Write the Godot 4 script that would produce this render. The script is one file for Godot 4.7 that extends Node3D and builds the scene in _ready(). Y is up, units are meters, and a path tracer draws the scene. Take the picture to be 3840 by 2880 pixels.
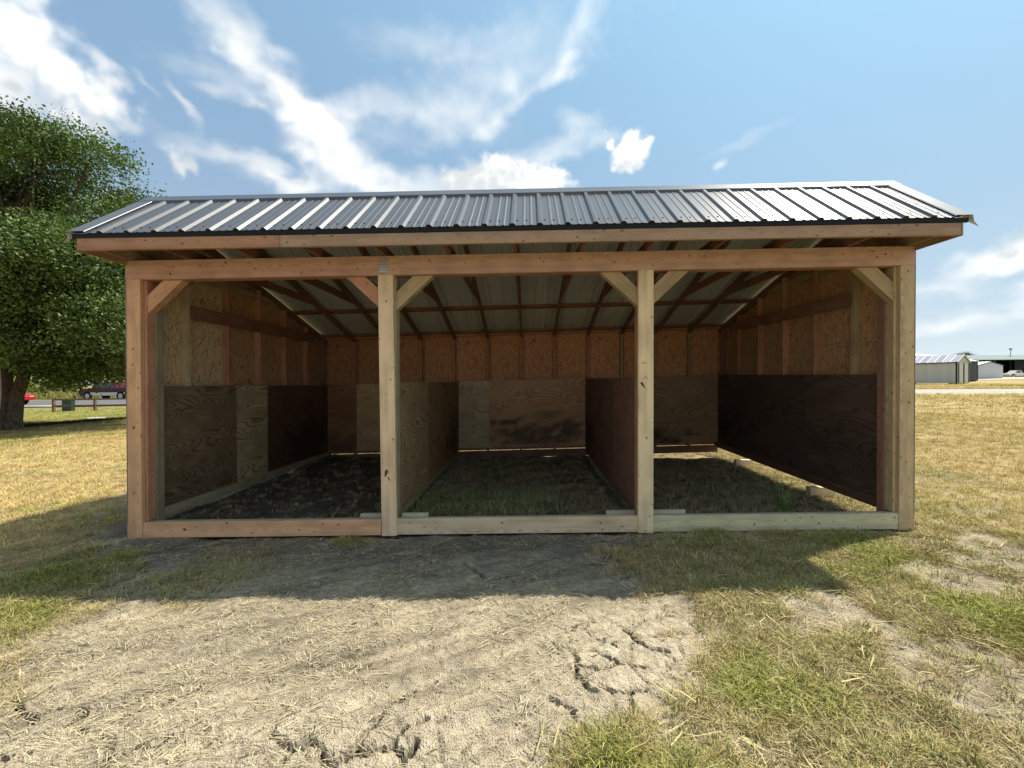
extends Node3D

const SUN := Vector3(-0.57, -1.0, 0.25)
const EXPOSURE := 1.5
const AIR := 1.38          # the sky is set for the exposure, a little under
var rng := RandomNumberGenerator.new()
var taken := {}
var shed: Node3D
var T := {}
var M := {}


# ------------------------------------------------------------------ mesh collecting
class Geo:
	var v := PackedVector3Array()
	var n := PackedVector3Array()
	var uv := PackedVector2Array()
	var c := PackedColorArray()
	var ix := PackedInt32Array()
	var warped := false
	var off := Vector3.ZERO

	func warp(p: Vector3) -> Vector3:
		if not warped:
			return p - off
		return Vector3(p.x + 0.0072 * p.y - 0.0257 * p.z, p.y + (0.0072 - 0.0031 * p.z) * p.x - 0.0028 * p.z, p.z) - off

	func tri(a: Vector3, b: Vector3, d: Vector3, col: Color, ua := Vector2.ZERO, ub := Vector2.ZERO, ud := Vector2.ZERO) -> void:
		var pa := warp(a)
		var pb := warp(b)
		var pd := warp(d)
		var nn := (pb - pa).cross(pd - pa).normalized()
		var i := v.size()
		v.append(pa)
		v.append(pb)
		v.append(pd)
		for k in 3:
			n.append(nn)
			c.append(col)
		uv.append(ua)
		uv.append(ub)
		uv.append(ud)
		ix.append(i)
		ix.append(i + 2)
		ix.append(i + 1)

	func quad(a: Vector3, b: Vector3, d: Vector3, e: Vector3, col: Color, ua := Vector2.ZERO, ub := Vector2.ZERO, ud := Vector2.ZERO, ue := Vector2.ZERO) -> void:
		var pa := warp(a)
		var pb := warp(b)
		var pd := warp(d)
		var pe := warp(e)
		var nn := (pd - pa).cross(pe - pb).normalized()
		var i := v.size()
		v.append_array([pa, pb, pd, pe])
		for k in 4:
			n.append(nn)
			c.append(col)
		uv.append_array([ua, ub, ud, ue])
		ix.append_array([i, i + 2, i + 1, i, i + 3, i + 2])

	# a sawn board from a to b: w along wd, t across it, edges eased, grain along its length
	func board(a: Vector3, b: Vector3, wd: Vector3, w: float, t: float, col: Color, ru := 0.0, rv := 0.0, e := 0.003) -> void:
		var l := (b - a).normalized()
		var td := l.cross(wd).normalized()
		e = minf(e, minf(w, t) * 0.25)
		var hw := w / 2
		var ht := t / 2
		var ring := [Vector2(-hw + e, ht), Vector2(hw - e, ht), Vector2(hw, ht - e), Vector2(hw, -ht + e), Vector2(hw - e, -ht), Vector2(-hw + e, -ht), Vector2(-hw, -ht + e), Vector2(-hw, ht - e)]
		var per := 0.0
		var u0 := ru
		var u1 := ru + a.distance_to(b) / 2.4
		for k in 8:
			var p: Vector2 = ring[k]
			var q: Vector2 = ring[(k + 1) % 8]
			var v0 := rv + per / 0.56
			per += p.distance_to(q)
			var v1 := rv + per / 0.56
			var p3 := wd * p.x + td * p.y
			var q3 := wd * q.x + td * q.y
			quad(a + q3, a + p3, b + p3, b + q3, col, Vector2(u0, v1), Vector2(u0, v0), Vector2(u1, v0), Vector2(u1, v1))
		for s in 2:
			var o: Vector3 = [a, b][s]
			for k in range(1, 7):
				var p0: Vector3 = o + wd * ring[0].x + td * ring[0].y
				var p1: Vector3 = o + wd * ring[k].x + td * ring[k].y
				var p2: Vector3 = o + wd * ring[k + 1].x + td * ring[k + 1].y
				var uu := Vector2(ru, rv)
				if s == 0:
					tri(p0, p1, p2, col * 0.9, uu, uu + Vector2(0.01, ring[k].y), uu + Vector2(0.012, ring[k + 1].y))
				else:
					tri(p0, p2, p1, col * 0.9, uu, uu + Vector2(0.01, ring[k].y), uu + Vector2(0.012, ring[k + 1].y))

	func box(lo: Vector3, hi: Vector3, col: Color, s := 1.0) -> void:
		var p := []
		for k in 8:
			p.append(Vector3(hi.x if k & 1 else lo.x, hi.y if k & 2 else lo.y, hi.z if k & 4 else lo.z))
		var d := (hi - lo) * s
		quad(p[4], p[5], p[7], p[6], col, Vector2(0, 0), Vector2(d.x, 0), Vector2(d.x, d.y), Vector2(0, d.y))
		quad(p[1], p[0], p[2], p[3], col, Vector2(0, 0), Vector2(d.x, 0), Vector2(d.x, d.y), Vector2(0, d.y))
		quad(p[5], p[1], p[3], p[7], col, Vector2(0, 0), Vector2(d.z, 0), Vector2(d.z, d.y), Vector2(0, d.y))
		quad(p[0], p[4], p[6], p[2], col, Vector2(0, 0), Vector2(d.z, 0), Vector2(d.z, d.y), Vector2(0, d.y))
		quad(p[6], p[7], p[3], p[2], col, Vector2(0, 0), Vector2(d.x, 0), Vector2(d.x, d.z), Vector2(0, d.z))
		quad(p[0], p[1], p[5], p[4], col, Vector2(0, 0), Vector2(d.x, 0), Vector2(d.x, d.z), Vector2(0, d.z))

	# an outline swept through a thickness: o + ax * x + ay * y, from -t/2 to t/2 along az
	func prism(pts: PackedVector2Array, o: Vector3, ax: Vector3, ay: Vector3, t: float, col: Color, s := 1.0, uo := Vector2.ZERO) -> void:
		var az := ax.cross(ay).normalized() * t / 2
		var area := 0.0
		for k in pts.size():
			area += pts[k].cross(pts[(k + 1) % pts.size()])
		var q := pts.duplicate()
		if area < 0:
			q.reverse()
		var t3 := Geometry2D.triangulate_polygon(q)
		for k in range(0, t3.size(), 3):
			var a := q[t3[k]]
			var b := q[t3[k + 1]]
			var d := q[t3[k + 2]]
			if (b - a).cross(d - a) < 0:
				var h := b
				b = d
				d = h
			tri(o + ax * a.x + ay * a.y + az, o + ax * b.x + ay * b.y + az, o + ax * d.x + ay * d.y + az, col, a * s + uo, b * s + uo, d * s + uo)
			tri(o + ax * a.x + ay * a.y - az, o + ax * d.x + ay * d.y - az, o + ax * b.x + ay * b.y - az, col, a * s + uo, d * s + uo, b * s + uo)
		for k in q.size():
			var a := q[k]
			var b := q[(k + 1) % q.size()]
			var pa := o + ax * a.x + ay * a.y
			var pb := o + ax * b.x + ay * b.y
			quad(pa - az, pb - az, pb + az, pa + az, col, a * s + uo, b * s + uo, b * s + uo + Vector2(0.01, 0.01), a * s + uo + Vector2(0.01, 0.01))

	# round bar through points with radii
	func tube(pts: Array, radii: Array, col: Color, sides := 8, s := 1.0) -> void:
		var rings := []
		var along := [0.0]
		var side := Vector3.ZERO
		for k in pts.size():
			var d: Vector3 = (pts[mini(k + 1, pts.size() - 1)] - pts[maxi(k - 1, 0)]).normalized()
			if side == Vector3.ZERO:
				side = d.cross(Vector3(0.31, 0.17, 0.93)).normalized()
			side = (side - d * side.dot(d)).normalized()
			var up := d.cross(side)
			var r := []
			for j in sides:
				var a := TAU * j / sides
				r.append(pts[k] + (side * cos(a) + up * sin(a)) * radii[k])
			rings.append(r)
			if k:
				along.append(along[-1] + pts[k].distance_to(pts[k - 1]))
		for k in pts.size() - 1:
			for j in sides:
				var j2 := (j + 1) % sides
				var u0 := float(j) / sides
				var u1 := float(j + 1) / sides
				quad(rings[k][j], rings[k][j2], rings[k + 1][j2], rings[k + 1][j], col, Vector2(u0, along[k] * s), Vector2(u1, along[k] * s), Vector2(u1, along[k + 1] * s), Vector2(u0, along[k + 1] * s))
		for j in range(1, sides - 1):
			tri(rings[0][0], rings[0][j + 1], rings[0][j], col)
			tri(rings[-1][0], rings[-1][j], rings[-1][j + 1], col)

	func commit(m: Material, into: ArrayMesh = null) -> ArrayMesh:
		var am := into if into else ArrayMesh.new()
		var a := []
		a.resize(Mesh.ARRAY_MAX)
		a[Mesh.ARRAY_VERTEX] = v
		a[Mesh.ARRAY_NORMAL] = n
		a[Mesh.ARRAY_TEX_UV] = uv
		a[Mesh.ARRAY_COLOR] = c
		a[Mesh.ARRAY_INDEX] = ix
		am.add_surface_from_arrays(Mesh.PRIMITIVE_TRIANGLES, a)
		am.surface_set_material(am.get_surface_count() - 1, m)
		return am


# ------------------------------------------------------------------ naming
func numbered(called: String) -> String:
	var k: int = taken.get(called, 0)
	taken[called] = k + 1
	return called if k == 0 else "%s_%03d" % [called, k]


func tag(o: Node, label: String, category: String, group := "", kind := "") -> Node:
	if label:
		o.set_meta("label", label)
	if category:
		o.set_meta("category", category)
	if group:
		o.set_meta("group", group)
	if kind:
		o.set_meta("kind", kind)
	return o


func thing(called: String, label: String, category: String, at: Vector3, turn := 0.0, group := "") -> Node3D:
	var o := Node3D.new()
	o.name = numbered(called)
	add_child(o)
	o.position = at
	o.rotation.y = turn
	tag(o, label, category, group)
	return o


func part(called: String, mesh: Mesh, parent: Node) -> MeshInstance3D:
	var o := MeshInstance3D.new()
	if parent == self:
		o.name = numbered(called)
	else:
		var nm := called
		var k := 0
		while parent.has_node(nm):
			k += 1
			nm = "%s_%03d" % [called, k]
		o.name = nm
	o.mesh = mesh
	parent.add_child(o)
	return o


func wg() -> Geo:
	var g := Geo.new()
	g.warped = true
	g.off = shed.position
	return g


# a board of the shed
func plank(called: String, a: Vector3, b: Vector3, wd: Vector3, w: float, t: float, col: Color, parent: Node, mat := "lumber") -> MeshInstance3D:
	var g := wg()
	var k := rng.randf_range(0.88, 1.1)
	var cc := Color(col.r * k * rng.randf_range(0.97, 1.03), col.g * k, col.b * k * rng.randf_range(0.95, 1.05))
	g.board(a, b, wd, w, t, cc, rng.randf(), 0.25 * rng.randi_range(0, 3) + (0.125 - w / 1.12), 0.003)
	return part(called, g.commit(M[mat]), parent)


# ------------------------------------------------------------------ textures
func tex(px: PackedByteArray, w: int, h: int, rgb := true) -> ImageTexture:
	return ImageTexture.create_from_image(Image.create_from_data(w, h, false, Image.FORMAT_RGB8 if rgb else Image.FORMAT_L8, px))


func s8(x: float) -> int:
	return int(clampf(pow(clampf(x, 0.0, 1.0), 1.0 / 2.2), 0.0, 1.0) * 255.0)


func noise(sd: int, freq: float, oct := 3, kind := FastNoiseLite.TYPE_SIMPLEX_SMOOTH) -> FastNoiseLite:
	var f := FastNoiseLite.new()
	f.seed = sd
	f.noise_type = kind
	f.frequency = freq
	f.fractal_octaves = oct
	if oct == 1:
		f.fractal_type = FastNoiseLite.FRACTAL_NONE
	return f


func lumber_texture() -> void:
	var w := 1536
	var h := 360
	var nd := noise(3, 0.0011, 2)
	var ng := noise(4, 0.02, 2)
	var nf := noise(5, 0.25, 1)
	var px := PackedByteArray()
	px.resize(w * h * 3)
	var knots := []
	for k in 30:
		knots.append([rng.randf() * w, rng.randi_range(0, 3) * 90 + rng.randf_range(12, 78), rng.randf_range(2.5, 7.0)])
	var per := h / 4
	for j in h:
		var strip := j / per
		var vv := float(j % per) / per
		var near := []
		for kn in knots:
			if absf(kn[1] - j) < 42:
				near.append(kn)
		var v0: float = [0.45, 0.6, 0.1, 0.75][strip]
		var sp: float = [0.05, 0.062, 0.042, 0.055][strip]
		var dd: float = [0.28, 0.2, 0.5, 0.33][strip]
		for i in w:
			# the two ends of the tile meet: the drift is mirrored
			var im := minf(i, w - i)
			var d := dd + 0.26 * nd.get_noise_2d(im * 1.3, strip * 900.0)
			var r := sqrt((vv - v0) * (vv - v0) + d * d) + 0.012 * ng.get_noise_2d(im * 0.12, j * 1.2)
			var dark := 0.0
			for kn in near:
				var ex: float = (i - kn[0]) / 1.5
				var ey: float = j - kn[1]
				var q: float = (ex * ex + ey * ey) / (kn[2] * kn[2])
				if q < 30.0:
					r += 0.09 * exp(-q * 0.22)
					dark = maxf(dark, clampf(1.25 - q, 0.0, 1.0))
			var f := r / sp
			f = f - floorf(f)
			var late := pow(f, 2.2) * (1.0 - smoothstep(0.9, 1.0, f))
			var fib := 1.0 + 0.09 * nf.get_noise_2d(i * 0.12, j * 3.0) + 0.16 * ng.get_noise_2d(im * 0.12, j * 0.5) + 0.2 * nd.get_noise_2d(im * 3.0 + 700.0, j * 7.0)
			var a := clampf(late * 0.68 + 0.4 * maxf(0.0, ng.get_noise_2d(im * 0.03 + 400.0, j * 1.1)), 0.0, 1.0)
			var at := (j * w + i) * 3
			px[at] = s8(lerpf(lerpf(1.0, 0.62, a), 0.24, dark * 0.75) * fib)
			px[at + 1] = s8(lerpf(lerpf(1.0, 0.47, a), 0.13, dark * 0.75) * fib)
			px[at + 2] = s8(lerpf(lerpf(1.0, 0.36, a), 0.08, dark * 0.75) * fib)
	T.lumber = tex(px, w, h)


func ply_texture(into: String, deep: float, sd: int, turns: float) -> void:
	# rotary cut veneer, 2.44 m x 2.44 m in a tile, face grain along u
	var w := 800
	var z := 1024.0 / w
	var na := noise(sd, 0.0016, 2)
	var nb := noise(12, 0.011, 2)
	var nf := noise(13, 0.3, 1)
	var ns := noise(14, 0.004, 3)
	var px := PackedByteArray()
	px.resize(w * w * 3)
	for jj in w:
		var j := jj * z
		for ii in w:
			var i := ii * z
			var f := turns * na.get_noise_2d(i * 0.36, j * 2.1) + 0.55 * nb.get_noise_2d(i * 0.4, j * 1.1) + j * 0.004
			f = f - floorf(f)
			var late := smoothstep(0.35, 0.85, f) * (1.0 - smoothstep(0.9, 1.0, f)) * deep
			var fib := 1.0 + 0.08 * nf.get_noise_2d(i * 0.1, j * 2.0) + 0.2 * ns.get_noise_2d(i, j * 2)
			var at := (jj * w + ii) * 3
			px[at] = s8(lerpf(0.92, 0.42, late) * fib)
			px[at + 1] = s8(lerpf(0.92, 0.34, late) * fib)
			px[at + 2] = s8(lerpf(0.92, 0.27, late) * fib)
	T[into] = tex(px, w, w)


func osb_texture() -> void:
	# strands pressed flat, 1.22 m in a tile
	var w := 768
	var px := PackedByteArray()
	px.resize(w * w * 3)
	for k in w * w:
		px[k * 3] = s8(0.5)
		px[k * 3 + 1] = s8(0.42)
		px[k * 3 + 2] = s8(0.3)
	for k in 9000:
		var cx := rng.randf() * w
		var cy := rng.randf() * w
		var an := rng.randfn(PI / 2, 0.55)
		var ln := rng.randf_range(14, 62)
		var wd := rng.randf_range(3, 11)
		var t := rng.randf_range(0.62, 1.08)
		if rng.randf() < 0.07:
			t *= 0.42
		var r := s8(0.80 * t)
		var g := s8(0.68 * t * rng.randf_range(0.93, 1.05))
		var b := s8(0.49 * t * rng.randf_range(0.82, 1.1))
		var ca := cos(an)
		var sa := sin(an)
		var e := rng.randf_range(0.6, 1.0)
		for y in int(wd):
			var yy := y - wd / 2
			var sh := rng.randf_range(-2, 2) + (3.0 * e if y < 2 else 0.0)
			var edge := 0.9 if y == 0 else 1.0
			for x in range(int(-ln / 2 + sh), int(ln / 2 + sh)):
				var at := (posmod(int(cy + x * sa + yy * ca), w) * w + posmod(int(cx + x * ca - yy * sa), w)) * 3
				px[at] = int(r * edge)
				px[at + 1] = int(g * edge)
				px[at + 2] = int(b * edge)
	T.osb = tex(px, w, w)


func soil_texture() -> void:
	# crumbs, grit and bits of chaff, 1.6 m in a tile; the grey one is its relief
	var w := 1024
	var a := noise(21, 0.02, 4)
	var b := noise(22, 0.16, 2)
	var c := noise(23, 0.5, 1)
	a.domain_warp_enabled = true
	var ha := a.get_seamless_image(w, w)
	var hb := b.get_seamless_image(w, w)
	var hc := c.get_seamless_image(w, w)
	var da := ha.get_data()
	var db := hb.get_data()
	var dc := hc.get_data()
	var px := PackedByteArray()
	px.resize(w * w * 3)
	var hp := PackedByteArray()
	hp.resize(w * w)
	for k in w * w:
		var hgt := 0.40 * da[k] / 255.0 + 0.38 * db[k] / 255.0 + 0.22 * dc[k] / 255.0
		hp[k] = int(hgt * 255)
		var t := 0.16 + 1.42 * hgt
		px[k * 3] = s8(t)
		px[k * 3 + 1] = s8(t * 0.985)
		px[k * 3 + 2] = s8(t * 0.95)
	for k in 5200:
		var cx := rng.randf() * w
		var cy := rng.randf() * w
		var an := rng.randfn(0.5, 0.7)
		var ln := rng.randf_range(4, 22)
		var t := rng.randf_range(0.75, 1.15)
		var cv := rng.randf_range(-0.025, 0.025)
		for x in int(ln):
			var q := an + cv * x
			cx += cos(q)
			cy += sin(q)
			var at := posmod(int(cy), w) * w + posmod(int(cx), w)
			px[at * 3] = s8(t)
			px[at * 3 + 1] = s8(t * 0.9)
			px[at * 3 + 2] = s8(t * 0.68)
			hp[at] = mini(255, hp[at] + 45)
	T.soil = tex(px, w, w)
	T.soil_relief = tex(hp, w, w, false)


func bark_texture() -> void:
	var w := 256
	var a := noise(31, 0.03, 4)
	a.fractal_type = FastNoiseLite.FRACTAL_RIDGED
	var px := PackedByteArray()
	px.resize(w * w * 3)
	for j in w:
		for i in w:
			var t := 0.45 + 0.5 * a.get_noise_2d(i * 1.6, j * 0.45)
			var at := (j * w + i) * 3
			px[at] = s8(t)
			px[at + 1] = s8(t * 0.93)
			px[at + 2] = s8(t * 0.85)
	T.bark = tex(px, w, w)


func mat(called: String, rough: float, t: Texture2D = null, spec := 0.5) -> StandardMaterial3D:
	var m := StandardMaterial3D.new()
	m.resource_name = called
	m.vertex_color_use_as_albedo = true
	m.roughness = rough
	m.metallic_specular = spec
	if t:
		m.albedo_texture = t
	M[called] = m
	return m


func materials() -> void:
	lumber_texture()
	ply_texture("ply", 0.8, 11, 12.0)
	ply_texture("ply_plain", 0.5, 17, 14.0)
	osb_texture()
	soil_texture()
	bark_texture()
	mat("lumber", 0.75, T.lumber, 0.35)
	mat("ply", 0.8, T.ply, 0.3)
	mat("ply_plain", 0.8, T.ply_plain, 0.3)
	mat("osb", 0.8, T.osb, 0.3)
	var s := mat("soil", 1.0, T.soil, 0.1)
	s.heightmap_enabled = true
	s.heightmap_texture = T.soil_relief
	s.heightmap_scale = 2.4
	mat("bark", 0.95, T.bark, 0.2)
	mat("plain", 0.85, null, 0.3)
	mat("matt", 1.0, null, 0.1)
	mat("paint", 0.38, null, 0.4)
	mat("rubber", 0.9, null, 0.2)
	mat("roof_metal", 0.31, null, 0.5)
	mat("liner", 0.5, null, 0.5)
	var zn := mat("zinc", 0.45, null, 0.5)
	zn.metallic = 0.8
	mat("glass", 0.06, null, 0.6)
	var gr := mat("grass", 0.75, null, 0.2)
	gr.backlight_enabled = true
	gr.backlight = Color(0.35, 0.35, 0.2)
	var lf := mat("leaf", 0.5, null, 0.4)
	lf.backlight_enabled = true
	lf.backlight = Color(0.5, 0.55, 0.25)


# ------------------------------------------------------------------ sky
# clouds and wisps: azimuth (from straight ahead, to the right), height, half width, half height, tilt, thickness, crispness; degrees
var CLOUDS := [
	[-51.0, 28.8, 5.4, 3.8, -20, 1.1, 0.5], [-47.6, 27.2, 4.0, 2.5, -30, 1.1, 0.5], [-45.2, 26.0, 2.6, 1.4, -20, 1.0, 0.4], [-46.4, 24.2, 2.7, 1.3, -38, 0.85, 0.3], [-45.0, 22.7, 1.1, 0.7, -30, 0.8, 0.4], [-52.0, 24.5, 4.6, 3.2, 0, 0.9, 0.3], [-54.0, 32.0, 5.0, 3.5, 0, 1.0, 0.4],
	[-33.0, 34.2, 6.6, 2.1, -34, 0.72, 0.0], [-28.3, 31.6, 5.0, 2.2, -30, 0.8, 0.0], [-28.5, 30.9, 9.0, 1.5, -4, 0.42, 0.0], [-36.0, 30.4, 4.0, 1.0, 0, 0.3, 0.0], [-22.0, 31.8, 6.0, 1.2, 8, 0.4, 0.0],
	[-32.0, 24.0, 7.5, 1.0, -9, 0.5, 0.0], [-26.0, 23.0, 8.0, 1.5, -6, 0.6, 0.0], [-24.0, 27.2, 5.0, 2.9, -38, 0.95, 0.05], [-20.0, 24.6, 5.4, 2.0, -12, 0.8, 0.0], [-25.0, 29.5, 2.6, 1.6, -30, 0.5, 0.0], [-13.0, 24.6, 5.0, 1.4, 10, 0.5, 0.0],
	[-38.9, 22.3, 1.3, 0.95, -30, 0.9, 0.3], [-38.0, 27.7, 2.2, 0.6, -52, 0.6, 0.1], [-41.5, 28.0, 1.4, 0.35, -40, 0.3, 0.0],
	[-5.6, 25.2, 3.8, 1.6, 0, 1.2, 0.8], [-1.2, 26.2, 4.6, 2.0, 0, 1.25, 0.8], [3.6, 25.3, 3.8, 1.6, 0, 1.2, 0.8], [-1.0, 24.2, 8.8, 1.0, 0, 0.9, 0.5],
	[15.6, 27.6, 2.2, 1.5, 20, 1.15, 0.8], [13.0, 28.7, 1.1, 0.6, -35, 1.0, 0.8], [17.2, 28.7, 1.0, 0.7, 0, 1.0, 0.8],
	[10.4, 40.0, 3.8, 1.5, 62, 0.5, 0.0], [7.2, 36.6, 3.4, 1.2, 50, 0.62, 0.0], [1.5, 33.6, 5.4, 0.9, 22, 0.5, 0.0], [0.5, 37.5, 9.5, 4.2, 20, 0.36, 0.0], [-12.0, 38.5, 7.0, 1.8, 8, 0.28, 0.0], [-10.0, 33.0, 8.0, 2.0, 4, 0.26, 0.0],
	[8.5, 31.0, 1.9, 2.2, 20, 0.45, 0.1], [5.0, 28.4, 7.0, 1.2, 8, 0.5, 0.0], [0.0, 35.2, 1.6, 1.1, -50, 0.4, 0.1],
	[25.4, 24.5, 0.8, 0.5, 35, 0.5, 0.2], [27.5, 26.4, 3.0, 0.5, 14, 0.14, 0.0],
	[50.5, 10.4, 4.8, 1.8, 8, 1.0, 0.5], [53.0, 6.8, 5.5, 1.9, 4, 0.95, 0.3], [47.5, 4.6, 6.0, 1.6, 2, 0.8, 0.1], [44.0, 12.8, 0.9, 0.3, 10, 0.7, 0.2], [38.0, 8.0, 7.0, 2.0, 0, 0.5, 0.0], [46.0, 8.0, 5.0, 1.5, 0, 0.6, 0.0],
]


func cloud_cover(az: float, el: float, n1: float, n2: float, heaps: bool) -> Vector2:
	var soft := 0.0
	var hard := 0.0
	for b in CLOUDS:
		if (b[6] > 0.25) != heaps:
			continue
		var dy: float = el - b[1]
		var reach: float = 1.7 * maxf(b[2], b[3])
		if absf(dy) > reach:
			continue
		var dx: float = wrapf(az - b[0], -180.0, 180.0)
		if absf(dx) > reach * 1.6:
			continue
		dx *= cos(deg_to_rad(el))
		var t := deg_to_rad(b[4])
		var a: float = (dx * cos(t) + dy * sin(t)) / b[2]
		var c: float = (-dx * sin(t) + dy * cos(t)) / b[3]
		var d := sqrt(a * a + c * c)
		var crisp: float = b[6]
		d += n1 * lerpf(0.85, 0.45, crisp) + n2 * lerpf(0.35, 0.3, crisp)
		var k: float = b[5] * (1.0 - smoothstep(lerpf(-0.1, 0.62, crisp), lerpf(1.5, 1.1, crisp), d))
		if crisp > 0.25:
			hard = maxf(hard, k)
		else:
			soft += k * (1.0 - soft * 0.6)
	return Vector2(soft, hard)


func sky_colour(az: float, el: float, na: FastNoiseLite, nb: FastNoiseLite, nc: FastNoiseLite) -> Color:
	var ra := deg_to_rad(az)
	var re := deg_to_rad(el)
	var d := Vector3(sin(ra) * cos(re), sin(re), -cos(ra) * cos(re))
	var sun := -SUN.normalized()
	var g := rad_to_deg(acos(clampf(d.dot(sun), -1, 1)))
	var k := exp(-pow(g / 40.0, 1.6))
	var c := Color(0.20, 0.345, 0.55) + Color(0.33, 0.57, 0.65) * k
	var low := exp(-maxf(el, 0.0) / 12.0)
	var warm := 0.75 + 0.25 * exp(-g / 60.0)
	c = c.lerp(Color(0.92, 1.03, 1.05) * warm, clampf(low * 1.0, 0, 1))
	if el < 0:
		return Color(0.35, 0.33, 0.28)
	var p := d * 100.0
	# wisps are drawn out along one way, heaps are not
	var st := Vector3(p.x * 0.5 + p.y * 0.6, p.y * 1.3 - p.x * 0.35, p.z * 0.6)
	var n1 := na.get_noise_3dv(st)
	var n2 := nb.get_noise_3dv(st)
	var n3 := nc.get_noise_3dv(p)
	var cv := cloud_cover(az + 3.2 * n1 + 0.9 * n2, el + 1.7 * n2 - 0.8 * n1, n1, n3, false)
	cv.y = cloud_cover(az + 2.0 * n3, el + 1.5 * nc.get_noise_3dv(p + Vector3(31, 7, 3)), n1, n3, true).y
	var soft := cv.x
	var hard := cv.y
	# out of frame, cloud is thickened beyond what is seen, adding fill light
	var away := maxf(smoothstep(58.0, 72.0, absf(wrapf(az, -180, 180))), smoothstep(46.0, 56.0, el))
	if away > 0:
		var f := na.get_noise_3dv(d * 42.0 + Vector3(50, 0, 0)) + 0.5 * nb.get_noise_3dv(p * 0.6)
		soft += away * smoothstep(-0.2, 0.45, f) * 0.9
	var white := Color(1.0, 1.0, 0.965) * (1.18 + 0.5 * k)
	soft = clampf(soft * (0.9 + 0.4 * n2), 0.0, 0.95)
	c = c.lerp(white * 0.86, soft)
	hard = clampf(hard, 0.0, 1.0)
	var under := 0.84 + 0.2 * n1 + 0.16 * n3 + 0.2 * smoothstep(20.0, 30.0, el)
	var body := clampf(0.76 + 0.5 * n1 + 0.34 * n3 + 0.16 * smoothstep(23.0, 29.0, el), 0.6, 0.98)
	c = c.lerp(white * body * Color(0.95, 1.0, 1.06).lerp(Color.WHITE, smoothstep(0.6, 0.9, body)), hard)
	return c


func sky_panorama() -> Texture2D:
	var w := 2304
	var h := 1152
	var na := noise(51, 0.03, 4)
	var nb := noise(52, 0.11, 5)
	var nc := noise(53, 0.22, 5)
	var lw := 384
	var lh := 192
	var lo := PackedFloat32Array()
	lo.resize(lw * lh * 3)
	for j in lh:
		var el := 90.0 - (j + 0.5) * 180.0 / lh
		for i in lw:
			var c := sky_colour((i + 0.5) * 360.0 / lw, el, na, nb, nc)
			var at := (j * lw + i) * 3
			lo[at] = c.r / AIR
			lo[at + 1] = c.g / AIR
			lo[at + 2] = c.b / AIR
	var im := Image.create_from_data(lw, lh, false, Image.FORMAT_RGBF, lo.to_byte_array())
	im.resize(w, h, Image.INTERPOLATE_BILINEAR)
	var hi := im.get_data().to_float32_array()
	for j in range(int((90.0 - 46.0) / 180.0 * h), int(90.0 / 180.0 * h)):
		var el := 90.0 - (j + 0.5) * 180.0 / h
		for i in range(int(-57.0 / 360.0 * w), int(57.0 / 360.0 * w)):
			var c := sky_colour((i + 0.5) * 360.0 / w, el, na, nb, nc)
			var at := (j * w + posmod(i, w)) * 3
			hi[at] = c.r / AIR
			hi[at + 1] = c.g / AIR
			hi[at + 2] = c.b / AIR
	return ImageTexture.create_from_image(Image.create_from_data(w, h, false, Image.FORMAT_RGBF, hi.to_byte_array()))


# ------------------------------------------------------------------ the ground
var N1 := noise(61, 0.55, 3)
var N2 := noise(62, 2.6, 3)
var N3 := noise(63, 9.0, 2)
var N4 := noise(64, 0.09, 2)
var NC: FastNoiseLite
const SOIL_RIGHT := [[-1.0, 1.5], [0.2, 1.25], [0.39, 0.75], [1.14, 0.95], [1.66, 1.0], [2.09, 0.45], [2.31, 0.18], [2.7, 0.1]]
const SOIL_LEFT := [[-3.0, -5.6], [-0.83, -4.7], [0.0, -4.0], [0.8, -3.15], [1.34, -2.95], [1.65, -2.75], [1.92, -2.5], [2.6, -2.5]]
# x, z, radius, how green
const GREEN := [[-3.45, 0.8, 0.5, 1.0], [-3.1, 1.3, 0.38, 0.8], [-4.4, -0.6, 0.5, 0.7], [-2.4, 0.75, 0.5, 0.35], [0.36, 2.35, 0.26, 1.2], [0.6, 2.42, 0.25, 1.0], [2.85, 0.5, 0.6, 0.9], [2.3, 0.75, 0.35, 0.7], [2.85, 1.45, 0.45, 1.0], [1.2, 1.95, 0.34, 0.9], [1.85, 0.75, 0.45, 0.4], [1.5, 2.2, 0.3, 0.4], [4.6, -0.9, 0.8, 0.6], [5.6, -2.6, 1.0, 0.6], [-0.7, -1.0, 0.8, 0.9], [0.2, -1.2, 0.8, 0.7], [-0.2, -2.4, 0.8, 0.5], [2.6, -1.2, 0.9, 0.5], [2.0, -2.4, 0.9, 0.5], [-1.5, 0.08, 0.16, 0.8]]
const BARE := [[2.2, 1.9, 0.4], [3.1, 0.85, 0.35], [0.5, 1.8, 0.4], [1.0, 1.25, 0.2], [3.9, 0.5, 0.5], [1.9, 1.3, 0.3]]
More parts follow.
